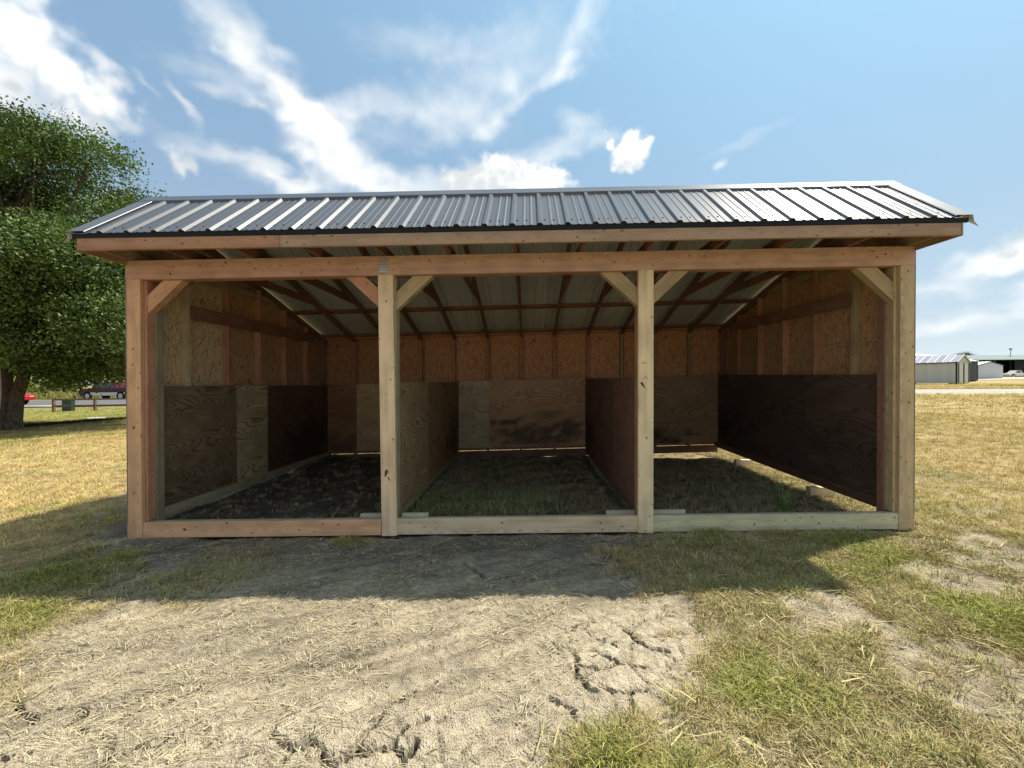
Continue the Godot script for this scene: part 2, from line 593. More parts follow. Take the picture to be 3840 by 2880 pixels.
const CRACKS := [
	[0.016, -2.36, 1.95, -2.28, 2.0, -2.15, 2.06, -2.08, 2.1], [0.018, -1.95, 2.04, -1.9, 2.09, -1.82, 2.14, -1.73, 2.16, -1.64, 2.21, -1.58, 2.29, -1.5, 2.37], [0.016, -1.96, 2.33, -1.95, 2.23], [0.016, -2.1, 2.25, -1.99, 2.27],
	[0.016, -1.02, 2.14, -0.98, 2.2, -0.88, 2.23, -0.85, 2.21, -0.78, 2.24, -0.75, 2.27, -0.68, 2.34], [0.014, -0.85, 2.21, -0.86, 2.17, -0.83, 2.14], [0.015, -0.73, 2.31, -0.62, 2.27, -0.63, 2.22, -0.61, 2.14], [0.017, -0.62, 2.27, -0.49, 2.24, -0.44, 2.27, -0.42, 2.36], [0.012, -0.44, 2.27, -0.4, 2.2],
	[0.014, 0.3, 1.68, 0.31, 1.8, 0.29, 1.85, 0.34, 1.96, 0.37, 1.98], [0.011, 0.15, 2.01, 0.23, 2.06, 0.24, 2.14], [0.012, 0.41, 1.96, 0.46, 1.99, 0.51, 1.98, 0.6, 1.95], [0.013, -0.42, 0.6, -0.31, 0.73, -0.22, 0.84, -0.1, 0.82], [0.008, 0.62, 1.45, 0.66, 1.6, 0.72, 1.68], [0.008, 0.3, 1.5, 0.36, 1.42, 0.45, 1.4],
	[0.009, -1.82, 2.14, -1.7, 2.05, -1.58, 2.0, -1.5, 1.9], [0.009, -1.58, 2.29, -1.4, 2.2, -1.28, 2.16], [0.008, -2.15, 2.06, -2.02, 2.02], [0.009, -0.88, 2.23, -0.9, 2.32, -0.95, 2.4], [0.008, -0.61, 2.14, -0.55, 2.02, -0.47, 1.95], [0.008, -0.49, 2.24, -0.46, 2.16, -0.38, 2.1], [0.008, -0.42, 2.36, -0.3, 2.33, -0.2, 2.36], [0.008, -0.68, 2.34, -0.6, 2.38],
	[0.008, 0.31, 1.8, 0.42, 1.82, 0.5, 1.78, 0.62, 1.8], [0.007, 0.5, 1.78, 0.52, 1.66, 0.48, 1.56], [0.008, 0.24, 2.14, 0.3, 2.2, 0.28, 2.28], [0.007, 0.51, 1.98, 0.5, 2.08, 0.44, 2.14], [0.007, 0.72, 1.68, 0.8, 1.66], [0.008, -0.1, 0.82, 0.02, 0.86, 0.1, 0.84],
]


func curve(pts: Array, z: float) -> float:
	if z <= pts[0][0]:
		return pts[0][1]
	for k in range(1, pts.size()):
		if z <= pts[k][0]:
			return lerpf(pts[k - 1][1], pts[k][1], (z - pts[k - 1][0]) / (pts[k][0] - pts[k - 1][0]))
	return pts[-1][1]


func lie(x: float, z: float) -> float:
	# the broad lie of the land
	var g := 0.0072 * clampf(x, -6, 6)
	if z < -0.2:
		g *= smoothstep(-4.5, -3.5, x) * 0.0 + (0.25 if absf(x) < 4.5 else lerpf(0.25, 1.0, smoothstep(4.5, 7.0, absf(x))))
	if x > 6:
		g += 0.0155 * minf(x - 6.0, 84.0)
	if z < -0.1 and z > -4.6 and absf(x) < 4.6:
		g += 0.055 * smoothstep(-2.6, -3.4, z) * (1.0 - smoothstep(1.0, 1.9, x)) + 0.05 * smoothstep(-2.9, -3.4, x) * smoothstep(0.0, -0.4, z) * (1.0 - smoothstep(-3.9, -4.5, x) * 0.0) * smoothstep(-4.6, -3.9, x)
	elif x < -6:
		g -= 0.0045 * minf(-x - 6.0, 40.0)
	return g


# how much of the ground is grown over, how green that is, how dark the bare soil is: dark clay, shade painted in before the shed
func cover(x: float, z: float) -> Vector3:
	var a := N1.get_noise_2d(x, z)
	var b := N2.get_noise_2d(x, z)
	var green := 0.0
	for q in GREEN if absf(x) < 7.5 and z > -4.5 else []:
		if absf(x - q[0]) > q[2] * 1.5 or absf(z - q[1]) > q[2] * 1.5:
			continue
		var d: float = Vector2(x - q[0], z - q[1]).length() / q[2]
		if d < 1.5:
			green = maxf(green, q[3] * (1.0 - smoothstep(0.15, 1.25, d + 0.7 * b + 0.25 * a)))
	var bare := 0.0
	for q in BARE if absf(x) < 7.5 and z > -4.5 else []:
		if absf(x - q[0]) > q[2] * 1.5 or absf(z - q[1]) > q[2] * 1.5:
			continue
		var d: float = Vector2(x - q[0], z - q[1]).length() / q[2]
		if d < 1.5:
			bare = maxf(bare, 1.0 - smoothstep(0.5, 1.2, d + 0.5 * b))
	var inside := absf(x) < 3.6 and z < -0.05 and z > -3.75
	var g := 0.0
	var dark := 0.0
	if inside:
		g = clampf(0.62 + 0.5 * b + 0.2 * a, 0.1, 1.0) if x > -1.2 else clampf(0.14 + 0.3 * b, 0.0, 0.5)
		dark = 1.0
	elif z < -9.0 or absf(x) > 6.5 or z < -3.75:
		g = 0.95
		if x < -6.0:
			var lawn := smoothstep(-11.0, -13.0, z + 0.08 * (x + 17.0))
			green = maxf(green, lawn * 0.9)
		green = maxf(green, smoothstep(0.02, 0.5, 0.7 * a + 0.3 * b + 0.9 * N4.get_noise_2d(x, z)) * 0.6)
	else:
		var xr := curve(SOIL_RIGHT, z)
		var xl := curve(SOIL_LEFT, z)
		g = maxf(smoothstep(-0.2, 0.25, x - xr + 0.3 * b), smoothstep(-0.25, 0.3, xl - x + 0.35 * b))
		dark = 0.72 * (1.0 - smoothstep(0.25, 1.15, z + 0.35 * a + 0.2 * b)) * (1.0 - smoothstep(1.0, 2.2, x)) * smoothstep(-5.5, -3.8, x)  # soil darkened over the shed's shadow, shade put into its colour
		green = maxf(green, g * smoothstep(0.15, 0.6, a + 0.4 * b) * 0.55)
		if x > xr:
			green = maxf(green, 0.22 + 0.25 * b)
			g *= clampf(0.8 + 0.7 * b, 0.25, 1.0)
	g = clampf(maxf(g, green * 0.9) - bare * 0.75, 0.0, 1.0)
	return Vector3(g, clampf(green, 0.0, 1.2), dark)


func crack(x: float, z: float) -> float:
	var best := 0.0
	var p := Vector2(x, z) + 0.015 * Vector2(N3.get_noise_2d(x, z), N3.get_noise_2d(x + 7.0, z)) + 0.012 * Vector2(N3.get_noise_2d(x * 4.0, z * 4.0), N3.get_noise_2d(x * 4.0 + 7.0, z * 4.0))
	for q in CRACKS:
		if absf(q[1] - x) > 0.6 or absf(q[2] - z) > 0.5:
			continue
		for k in range(1, q.size() - 2, 2):
			var a := Vector2(q[k], q[k + 1])
			var b := Vector2(q[k + 2], q[k + 3])
			var d := Geometry2D.get_closest_point_to_segment(p, a, b).distance_to(p)
			best = maxf(best, 1.0 - smoothstep(0.35, 1.0, d / (q[0] * 0.78)))
	return best


func ground_height(x: float, z: float, fine := true) -> float:
	var h := lie(x, z)
	var near := 1.0 - smoothstep(5.0, 9.0, Vector2(x, z - 0.5).length())
	h += 0.03 * N1.get_noise_2d(x, z) * (near * 0.6 + 0.4) + 0.12 * N4.get_noise_2d(x, z) * (1.0 - near) * 0.5
	if near > 0:
		# the ground falls away a little under the front sill and is scraped in long low ridges before it
		h -= 0.018
		var strk := N2.get_noise_2d((x * 0.5 + z * 0.87) * 1.6, (x * 0.87 - z * 0.5) * 0.25)
		h += near * (0.012 * N2.get_noise_2d(x, z) + 0.02 * strk)
		if fine:
			h += near * (0.008 * N3.get_noise_2d(x, z) + 0.005 * N3.get_noise_2d(x * 3.1 + 9.0, z * 3.1))
	return h


func build_ground() -> void:
	NC = FastNoiseLite.new()
	NC.seed = 71
	NC.noise_type = FastNoiseLite.TYPE_CELLULAR
	NC.frequency = 5.5
	NC.cellular_return_type = FastNoiseLite.RETURN_DISTANCE2_SUB
	NC.fractal_type = FastNoiseLite.FRACTAL_NONE
	NC.domain_warp_enabled = true
	NC.domain_warp_amplitude = 0.06
	NC.domain_warp_frequency = 6.0
	var xs := PackedFloat32Array()
	var zs := PackedFloat32Array()
	var half := []
	var x := 0.0
	while x < 430:
		half.append(x)
		x += 0.0095 if x < 2.5 else (0.015 if x < 3.3 else (0.035 if x < 6.0 else maxf(0.05, (x - 5.0) * 0.07)))
	for k in range(half.size() - 1, 0, -1):
		xs.append(-half[k])
	for k in half.size():
		xs.append(half[k])
	var z := 40.0
	while z > -430:
		zs.append(z)
		if z > 2.75:
			z -= maxf(0.05, (z - 2.6) * 0.25)
		elif z > 0.4:
			z -= 0.0095 if z > 1.3 and z < 2.5 else 0.014
		elif z > -4.2:
			z -= 0.03
		else:
			z -= maxf(0.05, (-z - 3.4) * 0.07)
	var nx := xs.size()
	var nz := zs.size()
	var v := PackedVector3Array()
	var col := PackedColorArray()
	var uv := PackedVector2Array()
	v.resize(nx * nz)
	col.resize(nx * nz)
	uv.resize(nx * nz)
	for j in nz:
		var zz := zs[j]
		for i in nx:
			var xx := xs[i]
			var h := ground_height(xx, zz)
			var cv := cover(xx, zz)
			var a := N1.get_noise_2d(xx * 1.7 + 20, zz * 1.7)
			var b := N2.get_noise_2d(xx + 20, zz)
			var strk := N2.get_noise_2d((xx * 0.42 + zz * 0.9) * 2.6, (xx * 0.9 - zz * 0.42) * 0.22)
			var soil := Color(0.405, 0.35, 0.258) * (1.0 + 0.3 * a + 0.26 * b + 0.5 * strk)
			if absf(xx) < 3.4 and zz > 0.3 and zz < 2.8:
				var cr := crack(xx, zz)
				var fine := 0.0
				var m := smoothstep(-0.25, 0.35, xx - 0.1) * (1.0 - smoothstep(0.9, 1.3, xx)) * smoothstep(1.1, 1.5, zz) + smoothstep(1.95, 2.2, zz) * (1.0 - smoothstep(-0.3, 0.1, xx)) * smoothstep(-2.4, -1.0, xx) * 0.8
				if m > 0.02:
					var e := NC.get_noise_2d(xx, zz) + 1.0
					fine = (1.0 - smoothstep(0.012, 0.06, e)) * m
					h += 0.006 * m * smoothstep(0.0, 0.25, e)
					soil = soil.lerp(Color(0.55, 0.48, 0.36), m * 0.7)
				h -= 0.06 * cr + 0.012 * fine
				soil = soil.lerp(Color(0.07, 0.06, 0.05), maxf(cr * 0.9, fine * 0.6))  # crack colour darkened too, shade painted where sun would fill them
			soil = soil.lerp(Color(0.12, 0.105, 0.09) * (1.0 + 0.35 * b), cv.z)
			var dry := Color(0.33, 0.255, 0.13).lerp(Color(0.50, 0.385, 0.18), smoothstep(3.5, 6.0, absf(xx))) * (1.0 + 0.25 * a + 0.25 * b)  # near turf ground darkened, thatch shade put into its colour
			var lush := Color(0.15, 0.15, 0.055) * (1.0 + 0.2 * b)
			var grown := dry.lerp(lush, clampf(cv.y, 0, 1))
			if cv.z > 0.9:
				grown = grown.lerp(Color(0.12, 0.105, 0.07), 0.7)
			var far := smoothstep(10.0, 26.0, Vector2(xx, zz).length())
			grown = grown.lerp(grown * (1.0 + 0.3 * N2.get_noise_2d(xx * 0.12, zz * 0.3)), far)
			v[j * nx + i] = Vector3(xx, h, zz)
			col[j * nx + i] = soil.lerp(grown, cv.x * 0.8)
			uv[j * nx + i] = Vector2(xx, zz) / 1.6
	var ix := PackedInt32Array()
	ix.resize((nx - 1) * (nz - 1) * 6)
	var at := 0
	for j in nz - 1:
		for i in nx - 1:
			var p := j * nx + i
			# rows run away from the camera
			ix[at] = p
			ix[at + 1] = p + nx
			ix[at + 2] = p + 1
			ix[at + 3] = p + 1
			ix[at + 4] = p + nx
			ix[at + 5] = p + nx + 1
			at += 6
	var nrm := PackedVector3Array()
	nrm.resize(nx * nz)
	for j in nz:
		var j0 := maxi(j - 1, 0)
		var j1 := mini(j + 1, nz - 1)
		for i in nx:
			var i0 := maxi(i - 1, 0)
			var i1 := mini(i + 1, nx - 1)
			nrm[j * nx + i] = (v[j1 * nx + i] - v[j0 * nx + i]).cross(v[j * nx + i0] - v[j * nx + i1]).normalized() * 1.0
	for k in nrm.size():
		if nrm[k].y < 0:
			nrm[k] = -nrm[k]
	var a := []
	a.resize(Mesh.ARRAY_MAX)
	a[Mesh.ARRAY_VERTEX] = v
	a[Mesh.ARRAY_NORMAL] = nrm
	a[Mesh.ARRAY_TEX_UV] = uv
	a[Mesh.ARRAY_COLOR] = col
	a[Mesh.ARRAY_INDEX] = ix
	var am := ArrayMesh.new()
	am.add_surface_from_arrays(Mesh.PRIMITIVE_TRIANGLES, a)
	am.surface_set_material(0, M.soil)
	tag(part("ground", am, self), "", "", "", "structure")


# a strip of road laid over the ground: its middle line and half widths
func strip(called: String, pts: Array, half: float, lift: float, col: Color, m: String, edge := 0.0) -> void:
	var g := Geo.new()
	var prev := []
	var n := 0
	for k in pts.size() - 1:
		var a: Vector2 = pts[k]
		var b: Vector2 = pts[k + 1]
		var steps := int(a.distance_to(b) / 1.2) + 1
		for s in steps + (1 if k == pts.size() - 2 else 0):
			var p := a.lerp(b, float(s) / steps)
			var d := (b - a).normalized().orthogonal()
			var row := []
			for q in 9:
				var o := -half + 2.0 * half * q / 8.0
				if q == 0 or q == 8:
					o *= 1.0 + edge * N1.get_noise_2d(p.x * 1.3, p.y * 1.3 + q)
				var w := p + d * o
				row.append(Vector3(w.x, ground_height(w.x, w.y, false) + lift - (0.05 if (q == 0 or q == 8) and edge > 0 else 0.0), w.y))
			if prev:
				for q in 8:
					var t := 1.0 + 0.12 * N1.get_noise_2d(p.x * 2.0, p.y * 2.0 + q * 3.0)
					g.quad(prev[q], row[q], row[q + 1], prev[q + 1], Color(col.r * t, col.g * t, col.b * t), Vector2(prev[q].x, prev[q].z) / 1.6, Vector2(row[q].x, row[q].z) / 1.6, Vector2(row[q + 1].x, row[q + 1].z) / 1.6, Vector2(prev[q + 1].x, prev[q + 1].z) / 1.6)
			prev = row
			n += 1
	for k in g.n.size():
		if g.n[k].y < 0:
			g.n[k] = -g.n[k]
	tag(part(called, g.commit(M[m]), self), "", "", "", "structure")


# ------------------------------------------------------------------ what grows
func tuft_mesh(blades: int, spread: float, lean: float, width: float, sd: int, flat := false) -> ArrayMesh:
	var r := RandomNumberGenerator.new()
	r.seed = sd
	var g := Geo.new()
	for k in blades:
		var an := r.randf() * TAU
		var o := Vector3(cos(an), 0, sin(an)) * spread * sqrt(r.randf())
		var dir := Vector3(cos(an + r.randfn(0, 0.8)), 0, sin(an + r.randfn(0, 0.8)))
		var ln := r.randf_range(0.5, 1.0)
		var side := Vector3(-dir.z, 0, dir.x).rotated(Vector3.UP, r.randfn(0, 0.5)) * width * r.randf_range(0.7, 1.2)
		var q := lean * r.randf_range(0.2, 1.2)
		var p1 := o + dir * ln * q * 0.35 + Vector3.UP * ln * 0.6
		var p2 := o + dir * ln * q + Vector3.UP * ln * (1.0 - 0.25 * q)
		if flat:
			p1 = o + dir * ln * 0.5 + Vector3.UP * r.randf_range(0.02, 0.14)
			p2 = o + dir.rotated(Vector3.UP, r.randfn(0, 0.25)) * ln + Vector3.UP * r.randf_range(0.0, 0.16)
			o.y = r.randf_range(0.0, 0.1)
		var t := r.randf_range(0.75, 1.2)
		var col := Color(t, t * r.randf_range(0.94, 1.04), t * r.randf_range(0.85, 1.1))
		g.quad(o - side, o + side, p1 + side * 0.8, p1 - side * 0.8, col)
		g.tri(p1 - side * 0.8, p1 + side * 0.8, p2, col)
	return g.commit(M.grass)


func scatter(called: String, meshes: Array, spots: Array) -> void:
	# spots: [transform, colour]; dealt out among the meshes
	for k in meshes.size():
		var mm := MultiMesh.new()
		mm.transform_format = MultiMesh.TRANSFORM_3D
		mm.use_colors = true
		mm.mesh = meshes[k]
		var mine := []
		for i in range(k, spots.size(), meshes.size()):
			mine.append(spots[i])
		mm.instance_count = mine.size()
		for i in mine.size():
			mm.set_instance_transform(i, mine[i][0])
			mm.set_instance_color(i, mine[i][1])
		var o := MultiMeshInstance3D.new()
		o.name = numbered(called)
		o.multimesh = mm
		add_child(o)
		tag(o, "", "", "", "stuff")
		SCATTERED.append(o)


var SCATTERED := []


func grass_spot(x: float, z: float, size: float, cv: Vector3, wide := 1.0) -> Array:
	var b := Basis(Vector3.UP, rng.randf() * TAU) * Basis(Vector3(1, 0, 0), rng.randfn(0, 0.15))
	var h := size * rng.randf_range(0.6, 1.25)
	b = b.scaled(Vector3(h * wide, h, h * wide))
	var g := clampf(cv.y + rng.randfn(0, 0.27), 0, 1)
	var out := smoothstep(3.4, 5.0, absf(x))
	var col := Color(0.56, 0.465, 0.25).lerp(Color(0.68, 0.525, 0.24), out).lerp(Color(0.33, 0.35, 0.08), g) * rng.randf_range(lerpf(0.42, 0.75, out), 1.25)
	if rng.randf() < 0.12 and g < 0.6:
		col = Color(0.46, 0.30, 0.12) * rng.randf_range(0.8, 1.1)
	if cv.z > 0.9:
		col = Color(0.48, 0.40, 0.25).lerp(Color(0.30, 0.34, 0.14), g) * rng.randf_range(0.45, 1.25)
	return [Transform3D(b, Vector3(x, ground_height(x, z) - 0.004, z)), col]


func on_road(x: float, z: float) -> bool:
	return (x < -6.0 and z < -23.9) or (x > 14.0 and absf((z + 0.46 * (x - 20.0) + 20.0)) < 100.0 and gravel_at(x, z))


func gravel_at(x: float, z: float) -> bool:
	return absf(Vector2(x, z).dot(GN) - GD) < 4.6


var GN := Vector2(0.55, -0.835).normalized()
var GD := 0.0


func build_grass() -> void:
	var up := [tuft_mesh(14, 0.5, 1.1, 0.026, 1), tuft_mesh(16, 0.7, 1.6, 0.022, 2), tuft_mesh(10, 0.4, 0.8, 0.028, 3)]
	var lying := [tuft_mesh(11, 0.9, 1.0, 0.018, 4, true), tuft_mesh(10, 1.2, 1.0, 0.015, 5, true)]
	var dry := []
	var lush := []
	var straw := []
	for k in 52000:   # before the shed
		var x := rng.randf_range(-4.6, 5.0)
		var z := rng.randf_range(-0.02, 2.5)
		if x > -3.75 and x < 3.75 and z < 0.03:
			continue
		var cv := cover(x, z)
		if rng.randf() < cv.x * 0.95:
			var s := grass_spot(x, z, 0.048 + 0.04 * clampf(cv.y, 0, 1), cv)
			(lush if cv.y > 0.5 else dry).append(s)
			if rng.randf() < 0.5:
				var qq := 0.055 * rng.randf_range(0.6, 1.6) * (2.4 if rng.randf() < 0.06 else 1.0)
				straw.append([Transform3D(Basis(Vector3.UP, rng.randf() * TAU).scaled(Vector3(qq, qq * 1.5, qq)), Vector3(x, ground_height(x, z) + 0.006, z)), Color(0.58, 0.48, 0.27).lerp(Color(0.36, 0.36, 0.12), cv.y * 0.7) * rng.randf_range(0.5, 1.15)])
		elif rng.randf() < 0.13 + 0.5 * N1.get_noise_2d(x * 2.0, z * 2.0) + (0.16 if x < -0.8 else 0.0):
			if z > 0.4 and crack(x, z) > 0.05:
				continue
			var q := 0.055 * rng.randf_range(0.4, 1.7)
			var b := Basis(Vector3.UP, rng.randfn(0.45, 0.7)).scaled(Vector3(q * 1.6, q, q * 0.8))
			straw.append([Transform3D(b, Vector3(x, ground_height(x, z) + 0.001, z)), Color(0.62, 0.53, 0.35) * rng.randf_range(0.35, 1.2)])
	for k in 20000:    # on the floor of the stalls
		var x := rng.randf_range(-3.5, 3.55)
		var z := rng.randf_range(-3.65, -0.14)
		if absf(absf(x) - 1.2) < 0.06:
			continue
		var cv := cover(x, z)
		if rng.randf() < cv.x * 0.9:
			(lush if cv.y > 0.5 else dry).append(grass_spot(x, z, 0.06 + 0.07 * clampf(cv.y, 0, 1), cv))
		elif rng.randf() < 0.2:
			var q := 0.07 * rng.randf_range(0.5, 1.4)
			straw.append([Transform3D(Basis(Vector3.UP, rng.randf() * TAU).scaled(Vector3(q, q * 0.6, q)), Vector3(x, ground_height(x, z) + 0.001, z)), Color(0.30, 0.24, 0.15) * rng.randf_range(0.4, 1.0)])
	for k in 26000:   # the paddock to the right and behind
		var t := rng.randf()
		var x := 3.6 + 11.0 * t * t
		var z := rng.randf_range(-11.0, 1.6)
		var cv := cover(x, z)
		if rng.randf() < cv.x:
			dry.append(grass_spot(x, z, 0.055 + 0.002 * x, cv, 1.3))
	for k in 3500:
		var x := rng.randf_range(-4.4, 4.4)
		var z := rng.randf_range(-7.0, -3.9)
		dry.append(grass_spot(x, z, 0.06, cover(x, z), 1.3))
	for k in 14000:
		var t := rng.randf()
		var x := 12.0 + 36.0 * t
		var z := rng.randf_range(-40.0, 2.0)
		if gravel_at(x, z):
			continue
		var cv := cover(x, z)
		dry.append(grass_spot(x, z, 0.09 + 0.002 * x, cv, 2.6))
	for k in 26000:   # the grass to the left
		var t := rng.randf()
		var x := -3.7 - 11.5 * pow(t, 1.4)
		var z := rng.randf_range(-10.5, 1.2)
		var cv := cover(x, z)
		if rng.randf() < cv.x:
			dry.append(grass_spot(x, z, 0.055 + 0.002 * absf(x), cv, 1.3))
	for k in 15000:   # the lawn about the tree
		var x := rng.randf_range(-34.0, -9.0)
		var z := rng.randf_range(-23.6, -7.5)
		var cv := cover(x, z)
		(lush if cv.y > 0.5 else dry).append(grass_spot(x, z, 0.07, cv, 2.6))
	for k in 700:     # a rough unmown edge across the lawn, its shadow side put into dark tufts
		var t := rng.randf()
		var x := lerpf(-17.6, -16.9, t) + rng.randfn(0, 0.12)
		var z := lerpf(-10.4, -14.6, t) + rng.randfn(0, 0.12)
		var s := grass_spot(x, z, 0.16, Vector3(1, 0.4, 0), 1.2)
		s[1] = Color(0.12, 0.105, 0.045)
		lush.append(s)
	for k in 900:     # weeds beyond the road
		var x := rng.randf_range(-66.0, -22.0)
		var z := rng.randf_range(-46.0, -42.5)
		var s := grass_spot(x, z, rng.randf_range(0.6, 1.5), Vector3(1, 0.45, 0), 0.7)
		s[1] = Color(0.34, 0.33, 0.11) * rng.randf_range(0.7, 1.15)
		lush.append(s)
	scatter("dry_grass", up, dry)
	scatter("green_grass", [up[0], up[1]], lush)
	scatter("straw_litter", lying, straw)
	# crumbs of earth
	var g := Geo.new()
	var ico := [Vector3(1, 0.2, 0), Vector3(0.2, 0.1, 0.9), Vector3(-0.8, 0.3, 0.3), Vector3(-0.2, 0.0, -1), Vector3(0.1, 0.8, 0.1), Vector3(0, -0.6, 0)]
	for k in 4:
		g.tri(ico[(k + 1) % 4], ico[k], ico[4], Color.WHITE)
		g.tri(ico[k], ico[(k + 1) % 4], ico[5], Color.WHITE)
	var cm := g.commit(M.matt)
	var crumbs := []
	for k in 16000:
		var x := rng.randf_range(-4.2, 3.6)
		var z := rng.randf_range(0.02, 2.5)
		var cv := cover(x, z)
		if rng.randf() < cv.x * 0.8:
			continue
		if N2.get_noise_2d(x * 0.7 + 3.0, z * 0.7) < rng.randf_range(-0.4, 0.25):
			continue
		var q := 0.0035 * exp(rng.randfn(0, 0.55))
		q = minf(q, 0.011)
		if Vector2(x - 1.0, z - 1.25).length() < 0.28:
			q *= 1.7
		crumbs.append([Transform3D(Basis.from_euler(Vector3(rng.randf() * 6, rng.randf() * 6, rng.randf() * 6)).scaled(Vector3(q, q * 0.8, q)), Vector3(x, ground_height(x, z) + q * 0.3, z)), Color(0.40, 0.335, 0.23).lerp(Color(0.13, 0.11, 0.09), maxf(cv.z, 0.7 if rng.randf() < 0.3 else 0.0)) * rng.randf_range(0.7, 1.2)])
	scatter("soil_crumbs", [cm], crumbs)


func leaf_cluster(leaves: int, size: float, sd: int) -> ArrayMesh:
	var r := RandomNumberGenerator.new()
	r.seed = sd
	var g := Geo.new()
	for k in leaves:
		var p := Vector3(r.randfn(0, 0.26), r.randfn(0, 0.2), r.randfn(0, 0.26)) * (size * 7.0 + 0.12)
		var an := r.randf() * TAU
		var d := Vector3(cos(an), r.randfn(-0.25, 0.35), sin(an)).normalized()
		var s := d.cross(Vector3(r.randfn(0, 0.45), 1.0, r.randfn(0, 0.45))).normalized()
		var l := size * r.randf_range(0.7, 1.25)
		var t := r.randf_range(0.7, 1.25)
		var col := Color(t, t * r.randf_range(0.95, 1.05), t * r.randf_range(0.8, 1.1))
		var dn := d.cross(s) * l * 0.12
		g.tri(p, p + d * l * 0.5 + s * l * 0.3 + dn, p + d * l, col)
		g.tri(p, p + d * l, p + d * l * 0.5 - s * l * 0.3 + dn, col)
	return g.commit(M.leaf)


# trunk and limbs reach to clumps; leaves hang about the clumps. Everything is relative to the foot of the tree.
func tree(called: String, label: String, at: Vector3, trunks: Array, clumps: Array, per: int, leaf: float, col: Color, group := "", sd := 1, upswept := 0, floor_y := 0.0) -> void:
	var r := RandomNumberGenerator.new()
	r.seed = sd
	var o := thing(called, label, "tree", at, 0.0, group)
	for t in trunks:
		var g := Geo.new()
		g.tube(t[0], t[1], Color(0.20, 0.165, 0.13), 14, 0.9)
		part("trunk", g.commit(M.bark), o)
	var gl := Geo.new()
	for c in clumps:
		var q: Array = trunks[r.randi() % trunks.size()][0]
		var k := r.randi_range(maxi(1, q.size() - 2), q.size() - 1)
		var a: Vector3 = q[k]
		var p: Vector3 = c[0]
		var mid := a.lerp(p, 0.5) + Vector3(r.randfn(0, 0.25), -0.1 * a.distance_to(p), r.randfn(0, 0.25))
		var rr := 0.022 * a.distance_to(p) + 0.02
		gl.tube([a, mid, p], [rr, rr * 0.65, rr * 0.2], Color(0.17, 0.14, 0.11), 6, 0.9)
	part("limb", gl.commit(M.bark), o).set_meta("kind", "stuff")
	var mm := MultiMesh.new()
	mm.transform_format = MultiMesh.TRANSFORM_3D
	mm.use_colors = true
	mm.mesh = leaf_cluster(16, leaf, sd + 5)
	var list := []
	for c in clumps:
		var p: Vector3 = c[0]
		var rad: float = c[1]
		var tone := r.randf_range(0.8, 1.2)
		for k in int(per * rad * rad):
			var d := Vector3(r.randfn(0, 1), r.randfn(0, 1), r.randfn(0, 1)).normalized()
			var e := rad * pow(r.randf(), 0.35)
			if d.y < -0.25 and r.randf() < 0.7:
				continue
			var w := p + d * e * Vector3(1.1, 0.62, 1.1)
			if floor_y > 0 and w.y < floor_y + 0.45 * sin(w.x * 2.1) + 0.3 * sin(w.z * 3.3 + w.x) + r.randfn(0.0, 0.22):
				continue
			var s := r.randf_range(0.7, 1.25)
			var tt := tone * r.randf_range(0.75, 1.25)
			list.append([Transform3D(Basis.from_euler(Vector3(r.randfn(0, 0.5), r.randf() * TAU, r.randfn(0, 0.5))).scaled(Vector3.ONE * s), w), Color(col.r * tt * r.randf_range(0.9, 1.15), col.g * tt, col.b * tt * r.randf_range(0.8, 1.1))])
	# young shoots stand out of the crown
	for k in upswept:
		var c: Array = clumps[r.randi() % clumps.size()]
		var d := Vector3(r.randfn(0.15, 0.6), absf(r.randfn(0.9, 0.4)), r.randfn(0, 0.6)).normalized()
		var p: Vector3 = c[0] + d * c[1] * 0.8
		var ln := r.randf_range(0.5, 1.3)
		for q in 6:
			var t := r.randf_range(0.8, 1.3)
			list.append([Transform3D(Basis.from_euler(Vector3(r.randfn(0, 0.5), r.randf() * TAU, 0)).scaled(Vector3.ONE * (0.9 - 0.1 * q)), p + d * ln * q / 6.0 + Vector3(0.03, 0.02, 0) * q * q * 0.3), Color(col.r * t, col.g * t, col.b * t)])
	mm.instance_count = list.size()
	for k in list.size():
		mm.set_instance_transform(k, list[k][0])
		mm.set_instance_color(k, list[k][1])
	var ci := MultiMeshInstance3D.new()
	ci.name = "crown"
	ci.multimesh = mm
	ci.set_meta("kind", "stuff")
	o.add_child(ci)


func dome(c: Vector3, rad: Vector3, count: int, size: float, sd: int, flat := -1.0) -> Array:
	var r := RandomNumberGenerator.new()
	r.seed = sd
	var out := []
	while out.size() < count:
		var d := Vector3(r.randfn(0, 1), r.randfn(0, 1), r.randfn(0, 1)).normalized()
		if d.y < flat:
			continue
		var k := r.randf_range(0.62, 1.0)
		out.append([c + d * rad * k, size * r.randf_range(0.75, 1.25)])
	return out


# ------------------------------------------------------------------ the shed
const YELLOW := Color(0.80, 0.63, 0.40)
const ORANGE := Color(0.74, 0.43, 0.25)
const ROSY := Color(0.46, 0.245, 0.15)
const TAN := Color(0.56, 0.435, 0.255)
const OLIVE := Color(0.34, 0.30, 0.185)
const RUST := Color(0.23, 0.125, 0.085)
const RIDGE_Z := -0.30
const EAVE_Z := 0.43


func roof_rear(z: float) -> float:      # top of the rafters behind the ridge
	return 2.33 + 0.28 * (z + 3.61)


func roof_front(z: float) -> float:     # and before it
	return roof_rear(RIDGE_Z) - (z - RIDGE_Z) * 0.825


